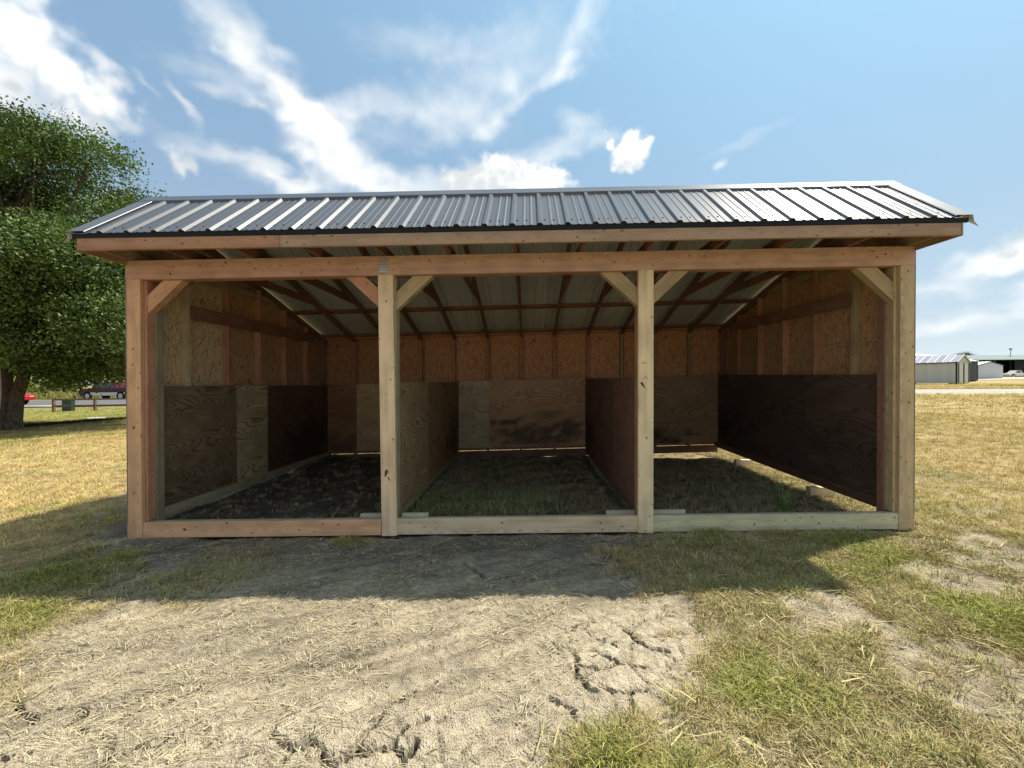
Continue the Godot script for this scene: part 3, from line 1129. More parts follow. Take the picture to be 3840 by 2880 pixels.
func ply_sheet(parent: Node, lo: Vector3, hi: Vector3, col: Color, uo: Vector2, fig: float, stains: Array, side: float, skin := "ply_plain") -> void:
	# a sheet, thin along x or z; its face is a grid so that the dirt on it has a place
	var g := wg()
	var along_x := absf(hi.x - lo.x) > absf(hi.z - lo.z)
	g.box(lo, hi, col, 0.0)
	for k in g.uv.size():
		g.uv[k] = uo
	var nu := 22
	var nv := 16
	var pts := []
	var cols := []
	for j in nv + 1:
		for i in nu + 1:
			var u := float(i) / nu
			var vv := float(j) / nv
			var p := Vector3(lerpf(lo.x, hi.x, u), lerpf(lo.y, hi.y, vv), hi.z + 0.0015)
			if not along_x:
				p = Vector3((hi.x + 0.0015) if side > 0 else (lo.x - 0.0015), lerpf(lo.y, hi.y, vv), lerpf(lo.z, hi.z, u))
			var s := 0.0
			var q := p.x if along_x else p.z
			for st in stains:
				var d := Vector2((q - st[0]) / st[2], (p.y - st[1]) / st[3]).length()
				s = maxf(s, st[4] * (1.0 - smoothstep(0.3, 1.1, d + 0.7 * N2.get_noise_2d(q * 0.8, p.y * 2.2) + 0.5 * N3.get_noise_2d(q * 0.5, p.y * 2.0))))
			pts.append(p)
			cols.append(col.lerp(Color(0.03, 0.025, 0.02), s) * (1.0 + 0.12 * N1.get_noise_2d(q * 2.0, p.y * 2.0 + uo.x * 9.0)))
	for j in nv:
		for i in nu:
			var k := j * (nu + 1) + i
			var ids := [k, k + 1, k + nu + 2, k + nu + 1]
			var at := g.v.size()
			for id in ids:
				var p: Vector3 = pts[id]
				g.v.append(g.warp(p))
				g.n.append(Vector3(0, 0, 1) if along_x else Vector3(side, 0, 0))
				g.c.append(cols[id])
				g.uv.append(Vector2((p.x if along_x else p.z) * fig, p.y * fig) / 2.44 + uo)
			g.ix.append_array([at, at + 2, at + 1, at, at + 3, at + 2] if along_x or side < 0 else [at, at + 1, at + 2, at, at + 2, at + 3])
	part("plywood_sheet", g.commit(M[skin]), parent)


func nails(spots: Array, parent: Node, r := 0.0026) -> void:
	var g := wg()
	for s in spots:
		var p: Vector3 = s
		for k in 6:
			g.tri(p + Vector3(0, 0, 0.0012), p + Vector3(cos(TAU * k / 6), sin(TAU * k / 6), 0) * r, p + Vector3(cos(TAU * (k + 1) / 6), sin(TAU * (k + 1) / 6), 0) * r, Color(0.05, 0.045, 0.04))
	part("nail_heads", g.commit(M.plain), parent).set_meta("kind", "stuff")


func build_shed() -> void:
	shed = thing("run_in_shed", "open fronted timber livestock shed with three stalls and a charcoal metal roof", "shed", Vector3(0, 0, -1.9))
	var X := Vector3.RIGHT
	var Y := Vector3.UP
	var Z := Vector3.BACK
	# ---- front posts: a flat two-by-six over a stouter post
	var px := [-3.5875, -1.196, 1.196, 3.5875]
	var tints := [ORANGE, YELLOW, YELLOW * 0.97, TAN * 1.08]
	for k in 4:
		var x: float = px[k]
		var lean := 0.022 if k == 1 else 0.0
		var p := plank("front_post", Vector3(x + lean * 0.3, -0.005, -0.019), Vector3(x - lean, 2.426, -0.019), X, 0.140, 0.038, tints[k], shed)
		var dots := []
		for y in [0.06, 0.10, 0.35, 0.78, 1.15, 1.52, 1.9, 2.05, 2.3, 2.37]:
			for d in [-0.045, 0.0, 0.04]:
				if rng.randf() < 0.5:
					dots.append(Vector3(x + d + lean * (0.3 - 1.3 * y / 2.4) + rng.randfn(0, 0.005), y + rng.randfn(0, 0.012), 0.0006))
		nails(dots, p)
		if k == 0 or k == 3:
			var s := signf(x)
			plank("corner_stud", Vector3(s * 3.553, 0.148, -0.084), Vector3(s * 3.553, 2.425, -0.084), Z, 0.09, 0.12, ROSY * 1.15 if k == 0 else TAN, shed)
			plank("corner_stud", Vector3(s * 3.551, 0.10, -0.173), Vector3(s * 3.551, 2.40, -0.173), Z, 0.085, 0.13, OLIVE if k == 0 else RUST * 1.3, shed)
		else:
			plank("corner_stud", Vector3(x, 0.0, -0.095), Vector3(x, 2.425, -0.095), X, 0.132, 0.112, OLIVE * 1.25 if k == 1 else ROSY, shed)
	# a lighter patch and pencilled line near the head of the left post; stamps on the third post
	var sp := wg()
	for q in [[1.165, 1.575, 0.012, 0.010], [1.186, 1.572, 0.006, 0.006], [1.198, 1.572, 0.005, 0.007], [1.182, 1.563, 0.030, 0.003], [1.19, 1.44, 0.02, 0.004], [1.205, 1.437, 0.006, 0.006], [1.17, 1.425, 0.016, 0.004], [1.203, 1.425, 0.014, 0.004]]:
		sp.quad(Vector3(q[0] - q[2] / 2, q[1] - q[3] / 2, 0.0008), Vector3(q[0] + q[2] / 2, q[1] - q[3] / 2, 0.0008), Vector3(q[0] + q[2] / 2, q[1] + q[3] / 2, 0.0008), Vector3(q[0] - q[2] / 2, q[1] + q[3] / 2, 0.0008), Color(0.07, 0.065, 0.05))
	part("grade_stamp", sp.commit(M.plain), shed.get_node("front_post_002")).set_meta("kind", "stuff")
	# ---- header over the posts, sills between them
	var hb := plank("header_beam", Vector3(-3.655, 2.515, -0.019), Vector3(-1.235, 2.515, -0.019), Y, 0.176, 0.038, Color(0.57, 0.335, 0.25), shed)
	plank("header_beam", Vector3(-1.233, 2.515, -0.019), Vector3(3.655, 2.515, -0.019), Y, 0.176, 0.038, Color(0.56, 0.38, 0.28), shed)
	plank("header_beam", Vector3(-3.62, 2.512, -0.085), Vector3(3.62, 2.512, -0.085), Y, 0.170, 0.09, ROSY, shed)
	var bn := []
	for k in 90:
		bn.append(Vector3(rng.randf_range(-3.6, 3.6), 2.515 + rng.randf_range(-0.075, 0.075), 0.0006))
	for k in 26:
		bn.append(Vector3([-2.95, 2.95][k % 2] + rng.randfn(0, 0.08), 2.47 + rng.randfn(0, 0.02), 0.0006))
	nails(bn, hb, 0.0024)
	# toothed plate over the joint
	var np := wg()
	np.box(Vector3(-1.275, 2.445, 0.0), Vector3(-1.197, 2.575, 0.0018), Color(0.42, 0.42, 0.41))
	for j in 5:
		for i in 6:
			np.box(Vector3(-1.269 + i * 0.012, 2.455 + j * 0.0255, 0.0018), Vector3(-1.260 + i * 0.012, 2.465 + j * 0.0255, 0.0045), Color(0.75, 0.75, 0.73))
	part("nail_plate", np.commit(M.zinc), shed)
	plank("sill_beam", Vector3(-3.515, 0.071, -0.03), Vector3(-1.268, 0.071, -0.03), Y, 0.145, 0.042, ORANGE * 1.0, shed)
	plank("sill_beam", Vector3(-1.124, 0.074, -0.03), Vector3(1.125, 0.074, -0.03), Y, 0.145, 0.042, YELLOW * 0.92, shed)
	plank("sill_beam", Vector3(1.267, 0.073, -0.03), Vector3(3.516, 0.073, -0.03), Y, 0.145, 0.042, Color(0.58, 0.555, 0.36), shed)
	for k in 3:
		plank("sill_beam", Vector3(-3.6 + k * 2.4, 0.068, -0.076), Vector3(-1.2 + k * 2.4, 0.068, -0.076), Y, 0.145, 0.048, Color(0.40, 0.39, 0.29), shed)
	for q in [[-1.5, -1.28], [-1.1, -0.85], [0.85, 1.12], [1.28, 1.6]]:
		plank("sill_cleat", Vector3(q[0], 0.146, -0.122), Vector3(q[1], 0.146, -0.122), Y, 0.05, 0.04, Color(0.44, 0.42, 0.31), shed)
	# knots that stand out on the posts, beam and sills
	for q in [["front_post_001", -1.215, 0.585, 0.016, 0.035, -0.3], ["front_post_001", -1.19, 0.53, 0.007, 0.02, 0.5], ["front_post_002", 1.165, 1.37, 0.012, 0.033, 0.55], ["front_post", -3.585, 1.04, 0.011, 0.013, 0.0], ["front_post", -3.592, 0.42, 0.007, 0.009, 0.0], ["front_post_003", 3.60, 1.17, 0.008, 0.012, 0.0], ["front_post_003", 3.575, 0.62, 0.006, 0.010, 0.2],
		["header_beam", -2.71, 2.565, 0.007, 0.017, 0.5], ["header_beam", -2.95, 2.55, 0.006, 0.013, 0.6], ["header_beam", -2.0, 2.458, 0.005, 0.015, -0.6], ["header_beam", -1.81, 2.48, 0.004, 0.017, -0.7], ["header_beam", -1.48, 2.485, 0.004, 0.019, -0.5], ["header_beam", -2.2, 2.53, 0.011, 0.006, 0.1], ["header_beam", -3.2, 2.535, 0.009, 0.006, 0.3], ["header_beam", -3.23, 2.47, 0.008, 0.014, -0.4],
		["header_beam_001", 0.22, 2.55, 0.008, 0.006, 0.2], ["header_beam_001", 0.25, 2.522, 0.011, 0.007, -0.6], ["header_beam_001", 1.73, 2.545, 0.009, 0.008, 0.0], ["header_beam_001", 2.04, 2.465, 0.008, 0.006, 0.0], ["header_beam_001", 2.57, 2.555, 0.007, 0.006, 0.0], ["header_beam_001", 3.27, 2.56, 0.010, 0.007, 0.4], ["header_beam_001", 3.38, 2.53, 0.012, 0.009, 0.0],
		["sill_beam", -3.12, 0.075, 0.016, 0.013, 0.0, -0.009], ["sill_beam", -2.72, 0.13, 0.014, 0.008, -0.3, -0.009], ["sill_beam", -2.63, 0.03, 0.005, 0.004, 0.0, -0.009], ["sill_beam_001", 0.78, 0.09, 0.010, 0.008, 0.0, -0.009], ["sill_beam_002", 2.62, 0.12, 0.008, 0.005, 0.0, -0.009], ["sill_beam_002", 2.2, 0.06, 0.007, 0.014, -0.3, -0.009]]:
		var g := wg()
		for k in 10:
			var a := TAU * k / 10
			var b := TAU * (k + 1) / 10
			var f := func(an: float) -> Vector3:
				var v2 := Vector2(cos(an) * q[3], sin(an) * q[4]).rotated(q[5]) * (1.0 + 0.2 * sin(an * 3.0))
				return Vector3(q[1] + v2.x, q[2] + v2.y, 0.0007 + q[6] if q.size() > 6 else 0.0007)
			g.tri(Vector3(q[1], q[2], 0.0016 + q[6] if q.size() > 6 else 0.0016), f.call(a), f.call(b), Color(0.13, 0.075, 0.045))
		part("knot", g.commit(M.plain), shed.get_node(q[0]))
	# ---- knee braces
	for q in [[-3.50, 1, ORANGE * 0.9], [-1.262, -1, ROSY * 1.1], [-1.13, 1, TAN * 0.85], [1.13, -1, TAN * 0.85], [1.262, 1, TAN * 0.8], [3.50, -1, TAN * 0.82]]:
		var s: int = q[1]
		var g := wg()
		var outline := PackedVector2Array([Vector2(0, 2.105), Vector2(0, 2.275), Vector2(0.158 * s, 2.424), Vector2(0.345 * s, 2.424)])
		g.prism(outline, Vector3(q[0], 0, -0.088), X, Y, 0.080, q[2], 0.42, Vector2(rng.randf(), 0))
		# grain runs up the brace
		var du := Vector2(0.335 * s, 0.32).normalized()
		var ru := rng.randf()
		var rv := 0.25 * rng.randi_range(0, 3)
		for k in g.uv.size():
			var w: Vector2 = (g.uv[k]) / 0.42
			g.uv[k] = Vector2(w.dot(du) / 2.4 + ru, w.dot(du.orthogonal()) / 0.56 + rv)
		part("knee_brace", g.commit(M.lumber), shed)
	# ---- side walls
	for s in [-1, 1]:
		var face := 3.544
		var wn := wg()
		var out := PackedVector2Array([Vector2(0.0, 0.13), Vector2(0.0, roof_front(0.0) - 0.01), Vector2(-0.30, roof_rear(-0.3) - 0.01), Vector2(-3.82, roof_rear(-3.82) - 0.01), Vector2(-3.82, 0.13)])
		wn.prism(out, Vector3(s * 3.652, 0, 0), Z, Y, 0.010, Color(0.42, 0.36, 0.28))
		var wall := part("side_wall", wn.commit(M.plain), shed)
		# sheets of pressed strand board behind the studs
		var cuts := [-0.045, -1.22, -2.44, -3.80]
		for k in 3:
			var a: float = cuts[k] - 0.002
			var b: float = cuts[k + 1] + 0.002
			var poly := PackedVector2Array([Vector2(a, 0.14)])
			if k == 0:
				poly.append(Vector2(a, roof_front(a) - 0.015))
				poly.append(Vector2(-0.3, roof_rear(-0.3) - 0.015))
			else:
				poly.append(Vector2(a, roof_rear(a) - 0.015))
			poly.append(Vector2(b, roof_rear(b) - 0.015))
			poly.append(Vector2(b, 0.14))
			var g := wg()
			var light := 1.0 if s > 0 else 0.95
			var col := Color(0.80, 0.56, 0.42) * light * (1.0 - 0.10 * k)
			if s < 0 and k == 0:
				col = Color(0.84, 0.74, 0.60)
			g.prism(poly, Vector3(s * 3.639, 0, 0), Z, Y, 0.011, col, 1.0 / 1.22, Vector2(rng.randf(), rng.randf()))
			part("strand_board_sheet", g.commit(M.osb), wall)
		if s > 0:
			# mill stamps, too worn to read
			var gm := wg()
			for q in [[-1.04, -0.70, 1.775, 0.013], [-1.04, -0.76, 1.745, 0.006], [-1.05, -0.70, 1.728, 0.010], [-1.05, -0.93, 1.705, 0.014], [-0.56, -0.26, 1.80, 0.011], [-0.54, -0.24, 1.755, 0.009], [-0.33, -0.27, 1.725, 0.02]]:
				var zz: float = q[0]
				while zz < q[1]:
					var l := rng.randf_range(0.006, 0.03)
					if rng.randf() < 0.72:
						var yy: float = q[2] + rng.randfn(0, 0.003)
						var hh: float = q[3] * rng.randf_range(0.4, 1.0)
						gm.quad(Vector3(3.6325, yy, zz), Vector3(3.6325, yy, zz + l), Vector3(3.6325, yy + hh, zz + l), Vector3(3.6325, yy + hh, zz), Color(0.16, 0.13, 0.11))
					zz += l + rng.randf_range(0.002, 0.01)
			part("mill_stamp", gm.commit(M.plain), wall).set_meta("kind", "stuff")
		for k in range(1, 7):
			var z := -0.61 * k if k < 6 else -3.62
			var top := roof_rear(z) - 0.09
			var wide := 0.038 if k > 1 else 0.06
			var tone := [TAN * 0.9, ROSY, ROSY * 1.05, ROSY, ROSY * 0.9, RUST][k - 1] as Color
			plank("stud", Vector3(s * 3.5945, 0.215, z), Vector3(s * 3.5945, top, z), X, 0.077, wide, tone, wall)
		plank("tie_board", Vector3(s * 3.5365, 2.225, -0.62), Vector3(s * 3.5365, 2.225, -3.22), Y, 0.138, 0.038, RUST * 1.05, wall)
		var low := 0.168
		plank("bottom_plate", Vector3(s * 3.575, low, -0.13), Vector3(s * 3.575, low, -3.80), Y, 0.094, 0.105, OLIVE * 1.1 if s < 0 else RUST * 0.8, wall)
		if s < 0:
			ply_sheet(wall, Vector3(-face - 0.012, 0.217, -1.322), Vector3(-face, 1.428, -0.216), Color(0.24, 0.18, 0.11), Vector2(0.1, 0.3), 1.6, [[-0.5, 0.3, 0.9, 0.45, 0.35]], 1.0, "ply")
			ply_sheet(wall, Vector3(-face - 0.012, 0.217, -1.945), Vector3(-face, 1.428, -1.324), Color(0.50, 0.42, 0.25), Vector2(0.55, 0.62), 1.5, [], 1.0, "ply")
			ply_sheet(wall, Vector3(-face - 0.012, 0.217, -3.699), Vector3(-face, 1.428, -1.947), Color(0.15, 0.085, 0.05), Vector2(0.2, 0.1), 0.8, [[-2.9, 0.55, 0.9, 0.5, 0.6]], 1.0)
		else:
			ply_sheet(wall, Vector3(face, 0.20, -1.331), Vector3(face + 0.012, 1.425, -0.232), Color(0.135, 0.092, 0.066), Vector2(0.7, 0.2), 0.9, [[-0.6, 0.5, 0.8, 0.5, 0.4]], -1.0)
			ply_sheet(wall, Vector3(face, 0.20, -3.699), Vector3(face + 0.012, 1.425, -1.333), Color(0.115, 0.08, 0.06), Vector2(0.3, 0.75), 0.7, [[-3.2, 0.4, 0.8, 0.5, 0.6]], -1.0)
	# ---- rear wall
	var bw := wg()
	bw.box(Vector3(-3.657, 0.152, -3.832), Vector3(3.657, roof_rear(-3.83) - 0.01, -3.822), Color(0.42, 0.36, 0.28))
	var back := part("rear_wall", bw.commit(M.plain), shed)
	for k in 6:
		var a := -3.62 + 1.2067 * k
		var g := wg()
		g.box(Vector3(a + 0.001, 0.155, -3.821), Vector3(a + 1.2057, 2.33, -3.81), Color(0.77, 0.46, 0.335) * [0.82, 0.92, 1.0, 1.02, 1.04, 1.1][k], 1.0 / 1.22)
		part("strand_board_sheet", g.commit(M.osb), back)
	for k in range(-5, 6):
		var z := -3.768
		plank("stud", Vector3(k * 0.6096 - 0.012, 0.15, z), Vector3(k * 0.6096 - 0.012, 2.255, z), Z, 0.084, 0.038, ROSY * 0.95 if k < 3 else TAN * 0.7, back)
	var ge := wg()
	for k in range(-5, 6):
		if k % 2 == 0:
			continue
		for q in 14:
			var y := 1.44 + q * 0.058 + rng.randfn(0, 0.01)
			var xx := k * 0.6096 + 0.028 + rng.randfn(0, 0.004)
			ge.quad(Vector3(xx, y, -3.8085), Vector3(xx + rng.randf_range(0.006, 0.016), y, -3.8085), Vector3(xx + 0.012, y + 0.035, -3.8085), Vector3(xx, y + 0.04, -3.8085), Color(0.05, 0.04, 0.035))
	part("sheet_gap_marks", ge.commit(M.plain), back).set_meta("kind", "stuff")  # dark dashes added for the gaps between the sheets
	plank("top_plate", Vector3(-3.63, 2.276, -3.765), Vector3(3.63, 2.276, -3.765), Z, 0.089, 0.038, ROSY * 0.9, back)
	plank("bottom_plate", Vector3(-3.54, 0.09, -3.755), Vector3(3.54, 0.09, -3.755), Y, 0.118, 0.085, RUST * 1.1, back)
	var rear := [
		[-3.542, -3.014, Color(0.33, 0.16, 0.08), Vector2(0.1, 0.5), 0.8, [[-3.3, 0.3, 0.5, 0.3, 0.4]]],
		[-3.012, -1.252, Color(0.62, 0.42, 0.21), Vector2(0.6, 0.1), 1.2, []],
		[-1.148, -0.593, Color(0.62, 0.48, 0.30), Vector2(0.3, 0.33), 1.3, []],
		[-0.591, 1.15, Color(0.60, 0.37, 0.21), Vector2(0.75, 0.6), 0.9, [[0.15, 0.5, 0.75, 0.22, 0.62], [0.85, 0.55, 0.4, 0.2, 0.66], [-0.3, 0.68, 0.35, 0.05, 0.8], [0.55, 0.78, 0.3, 0.1, 0.5], [0.3, 0.35, 0.9, 0.14, 0.7]]],
		[1.252, 3.542, Color(0.36, 0.24, 0.13), Vector2(0.15, 0.85), 0.8, [[2.2, 0.32, 1.0, 0.2, 0.85], [1.7, 0.6, 0.5, 0.15, 0.5]]],
	]
	for q in rear:
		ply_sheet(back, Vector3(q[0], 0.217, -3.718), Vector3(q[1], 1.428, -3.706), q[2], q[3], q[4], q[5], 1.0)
	# ---- partitions between the stalls
	for s in [-1, 1]:
		var x: float = 1.2 * s
		var g := wg()
		g.board(Vector3(x, 1.405, -0.16), Vector3(x, 1.405, -3.70), X, 0.074, 0.038, OLIVE, rng.randf(), 0.0)
		var pt := part("partition", g.commit(M.lumber), shed)
		plank("bottom_plate", Vector3(x, 0.135, -0.16), Vector3(x, 0.135, -3.70), Y, 0.085, 0.098, OLIVE * 0.9 if s < 0 else RUST * 0.8, pt)
		for k in 6:
			var z := -0.19 - 0.7 * k
			plank("stud", Vector3(x, 0.178, z), Vector3(x, 1.385, z), X, 0.074, 0.038, RUST, pt)
		var seam := -1.388 if s < 0 else -1.26
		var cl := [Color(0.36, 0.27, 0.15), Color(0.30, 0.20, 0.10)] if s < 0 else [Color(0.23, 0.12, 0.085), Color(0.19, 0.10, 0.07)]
		var inner := -1.162 if s < 0 else 1.150
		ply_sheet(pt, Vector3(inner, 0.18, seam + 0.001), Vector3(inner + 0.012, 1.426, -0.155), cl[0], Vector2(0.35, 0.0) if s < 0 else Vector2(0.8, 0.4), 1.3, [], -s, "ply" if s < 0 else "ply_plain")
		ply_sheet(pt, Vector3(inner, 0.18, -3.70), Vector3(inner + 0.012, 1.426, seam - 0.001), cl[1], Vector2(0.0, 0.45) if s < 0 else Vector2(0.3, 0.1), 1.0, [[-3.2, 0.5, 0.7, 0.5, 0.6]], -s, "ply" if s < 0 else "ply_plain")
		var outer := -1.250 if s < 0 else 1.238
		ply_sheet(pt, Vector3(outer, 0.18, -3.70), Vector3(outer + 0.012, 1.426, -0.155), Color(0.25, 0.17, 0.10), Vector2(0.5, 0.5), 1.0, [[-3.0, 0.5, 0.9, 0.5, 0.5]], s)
	build_roof(X, Y, Z)


func build_roof(X: Vector3, Y: Vector3, Z: Vector3) -> void:
	# lifts above the rafters: battens 0.038, then the sheets
	var lift := 0.046
	var up_f := Vector3(0, 0.73, 0.61).normalized()
	var gb := wg()
	# the black drip strip along the eave is the roof's own mesh
	gb.box(Vector3(-3.69, 2.664, 0.404), Vector3(3.69, roof_front(0.424) + 0.040, 0.424), Color(0.018, 0.02, 0.024))
	var roof := part("roof", gb.commit(M.plain), shed)
	for k in range(-6, 7):
		var x := k * 0.6096 - 0.012
		if absi(k) == 6:
			x = signf(k) * 3.612
		plank("rafter", Vector3(x, roof_rear(-3.80) - 0.0465, -3.80), Vector3(x, roof_rear(RIDGE_Z) - 0.0465, RIDGE_Z), Vector3(0, 0.96, -0.281), 0.089, 0.038, RUST, roof)
		plank("rafter", Vector3(x, roof_front(0.36) - 0.064, 0.36), Vector3(x, roof_front(RIDGE_Z) - 0.064, RIDGE_Z), Vector3(0, 0.767, 0.641), 0.089, 0.036, RUST * 1.1, roof)
		plank("truss_chord", Vector3(x, 2.6495, 0.379), Vector3(x, 2.6495, -2.36), Y, 0.089, 0.034, Color(0.22, 0.115, 0.075) if absi(k) < 6 else TAN * 0.7, roof)
	for z in [-3.72, -2.76, -1.65, -0.72]:
		plank("batten", Vector3(-3.66, roof_rear(z) + 0.019, z), Vector3(3.66, roof_rear(z) + 0.019, z), Vector3(0, 0.281, 0.96), 0.089, 0.037, ROSY * 0.62, roof)
	for z in [0.31, -0.2]:
		plank("batten", Vector3(-3.66, roof_front(z) + 0.013, z), Vector3(3.66, roof_front(z) + 0.013, z), Vector3(0, -0.6364, 0.7714), 0.089, 0.02, ROSY * 0.75, roof)
	# fascia in two lengths, ends closed by short trim
	plank("fascia_board", Vector3(-3.655, 2.617, 0.40), Vector3(-1.952, 2.612, 0.40), Y, 0.100, 0.038, Color(0.37, 0.21, 0.13), roof)
	plank("fascia_board", Vector3(-1.948, 2.612, 0.40), Vector3(3.635, 2.612, 0.40), Y, 0.100, 0.038, Color(0.40, 0.27, 0.175), roof)
	for s in [-1, 1]:
		var g := wg()
		g.prism(PackedVector2Array([Vector2(0.415, 2.558), Vector2(0.415, 2.67), Vector2(-0.3, 3.26), Vector2(-0.3, 3.14), Vector2(0.0, 2.90), Vector2(0.0, 2.558)]), Vector3(s * 3.650, 0, 0), Z, Y, 0.011, Color(0.40, 0.28, 0.19), 0.4)
		part("gable_end_panel", g.commit(M.lumber), roof)
	# ---- ribbed sheets, each with a dark face and a pale lining
	var top_col := Color(0.068, 0.074, 0.08)
	var lin_col := Color(0.52, 0.55, 0.53)
	for side in 2:
		for k in 9:
			var x0 := -3.70 + 0.9144 * k - 0.21
			var x1 := minf(x0 + 0.9144, 3.70)
			var prof := []
			var x := maxf(x0, -3.70)
			# the rib repeats every 0.2286 m
			var marks := []
			var r0 := x0
			while r0 < x1 + 0.02:
				for q in [[0.0, 0.019], [0.012, 0.019], [0.03, 0.0], [0.080, 0.0], [0.086, 0.004], [0.100, 0.004], [0.106, 0.0], [0.141, 0.0], [0.147, 0.004], [0.161, 0.004], [0.167, 0.0], [0.199, 0.0], [0.2165, 0.019]]:
					marks.append(Vector2(r0 + q[0], q[1]))
				r0 += 0.2286
			for q in marks:
				if q.x >= -3.701 and q.x <= x1 + 0.0131:
					prof.append(q)
			if k == 0:
				prof.insert(0, Vector2(-3.702, 0.0))
			var gt := wg()
			var gu := wg()
			var za := EAVE_Z if side == 0 else RIDGE_Z + 0.001
			var zb := RIDGE_Z - 0.001 if side == 0 else -3.88
			var ya := (roof_front(za) if side == 0 else roof_rear(za)) + lift
			var yb := (roof_front(zb) if side == 0 else roof_rear(zb)) + lift
			var nn := Vector3(0, za - zb, yb - ya).normalized()
			var raise := 0.0012 * (k % 2)
			for q in prof.size() - 1:
				var a: Vector2 = prof[q]
				var b: Vector2 = prof[q + 1]
				var pa := Vector3(a.x, ya, za) + nn * (a.y + raise)
				var pb := Vector3(b.x, ya, za) + nn * (b.y + raise)
				var pc := Vector3(b.x, yb, zb) + nn * (b.y + raise)
				var pd := Vector3(a.x, yb, zb) + nn * (a.y + raise)
				gt.quad(pa + nn * 0.0008, pb + nn * 0.0008, pc + nn * 0.0008, pd + nn * 0.0008, top_col)
				gu.quad(pb - nn * 0.0004, pa - nn * 0.0004, pd - nn * 0.0004, pc - nn * 0.0004, lin_col)
			var am := gt.commit(M.roof_metal)
			gu.commit(M.liner, am)
			part("roof_sheet", am, roof)
	# foam closure below the ridge cap
	var gc := wg()
	gc.box(Vector3(-3.68, roof_front(-0.195) + lift + 0.001, -0.205), Vector3(3.68, roof_front(-0.195) + lift + 0.026, -0.196), Color(0.015, 0.016, 0.02))
	part("closure_strip", gc.commit(M.plain), roof)
	# ridge cap with a small fold along each lower edge
	var gr := wg()
	var ry := roof_rear(RIDGE_Z) + lift
	var cap := [Vector2(0.108, -0.096), Vector2(0.105, -0.056), Vector2(0.0, 0.030), Vector2(-0.14, -0.012), Vector2(-0.145, -0.022)]
	for q in 4:
		for seg in 3:
			var xa := -3.71 + 2.4733 * seg
			var xb := xa + 2.4733 + (0.02 if seg < 2 else 0.0)
			var rr := 0.001 * (seg % 2)
			var a := Vector3(xa, ry + cap[q].y + rr, RIDGE_Z + cap[q].x)
			var b := Vector3(xb, ry + cap[q].y + rr, RIDGE_Z + cap[q].x)
			var c := Vector3(xb, ry + cap[q + 1].y + rr, RIDGE_Z + cap[q + 1].x)
			var d := Vector3(xa, ry + cap[q + 1].y + rr, RIDGE_Z + cap[q + 1].x)
			gr.quad(a, b, c, d, top_col)
	part("ridge_cap", gr.commit(M.roof_metal), roof)
	# rake trim: lies on the end ribs, turned down past the gable and flared at the eave
	for s in [-1, 1]:
		for side in 2:
			var za := EAVE_Z + 0.012 if side == 0 else RIDGE_Z
			var zb := RIDGE_Z if side == 0 else -3.89
			var ya := (roof_front(za) if side == 0 else roof_rear(za)) + lift + 0.026
			var yb := (roof_front(zb) if side == 0 else roof_rear(zb)) + lift + 0.026
			var g := wg()
			var gi := wg()
			var row := [Vector2(-0.135, -0.006), Vector2(-0.13, 0.0), Vector2(0.0, 0.0), Vector2(0.010, -0.055), Vector2(0.045, -0.095)]
			for q in 4:
				var a := Vector3(s * (3.705 + row[q].x), ya + row[q].y, za)
				var b := Vector3(s * (3.705 + row[q + 1].x), ya + row[q + 1].y, za)
				var c := Vector3(s * (3.705 + row[q + 1].x), yb + row[q + 1].y, zb)
				var d := Vector3(s * (3.705 + row[q].x), yb + row[q].y, zb)
				var dn := Vector3(s * -0.0012, -0.0012, 0)
				if s > 0:
					g.quad(a, b, c, d, top_col * 1.15)
					gi.quad(b + dn, a + dn, d + dn, c + dn, Color(0.6, 0.6, 0.58))
				else:
					g.quad(b, a, d, c, top_col * 1.15)
					gi.quad(a + dn, b + dn, c + dn, d + dn, Color(0.6, 0.6, 0.58))
			var am := g.commit(M.roof_metal)
			gi.commit(M.liner, am)
			part("rake_trim", am, roof)
	# screw heads along the sheets
	var gs := Geo.new()
	for k in 6:
		var a := TAU * k / 6
		var b := TAU * (k + 1) / 6
		gs.tri(Vector3(0, 0.005, 0), Vector3(cos(b), 0, sin(b)) * 0.009, Vector3(cos(a), 0, sin(a)) * 0.009, Color(0.03, 0.03, 0.035))
		gs.quad(Vector3(cos(a), 0, sin(a)) * 0.009, Vector3(cos(b), 0, sin(b)) * 0.009, Vector3(cos(b), -0.4, sin(b)) * 0.009, Vector3(cos(a), -0.4, sin(a)) * 0.009, Color(0.03, 0.03, 0.035))
	var screw := gs.commit(M.plain)
	var gw := wg()
	for k in 33:
		for z in [0.345]:
			for d in [0.042, 0.118]:
				var p := Vector3(-3.70 + 0.2286 * k + 0.018 + d, roof_front(z) + lift + 0.004, z)
				if p.x > 3.6:
					continue
				var o := part("screw", screw, roof)
				o.position = gw.warp(p)
				o.basis = Basis(Vector3.RIGHT, atan(0.835))


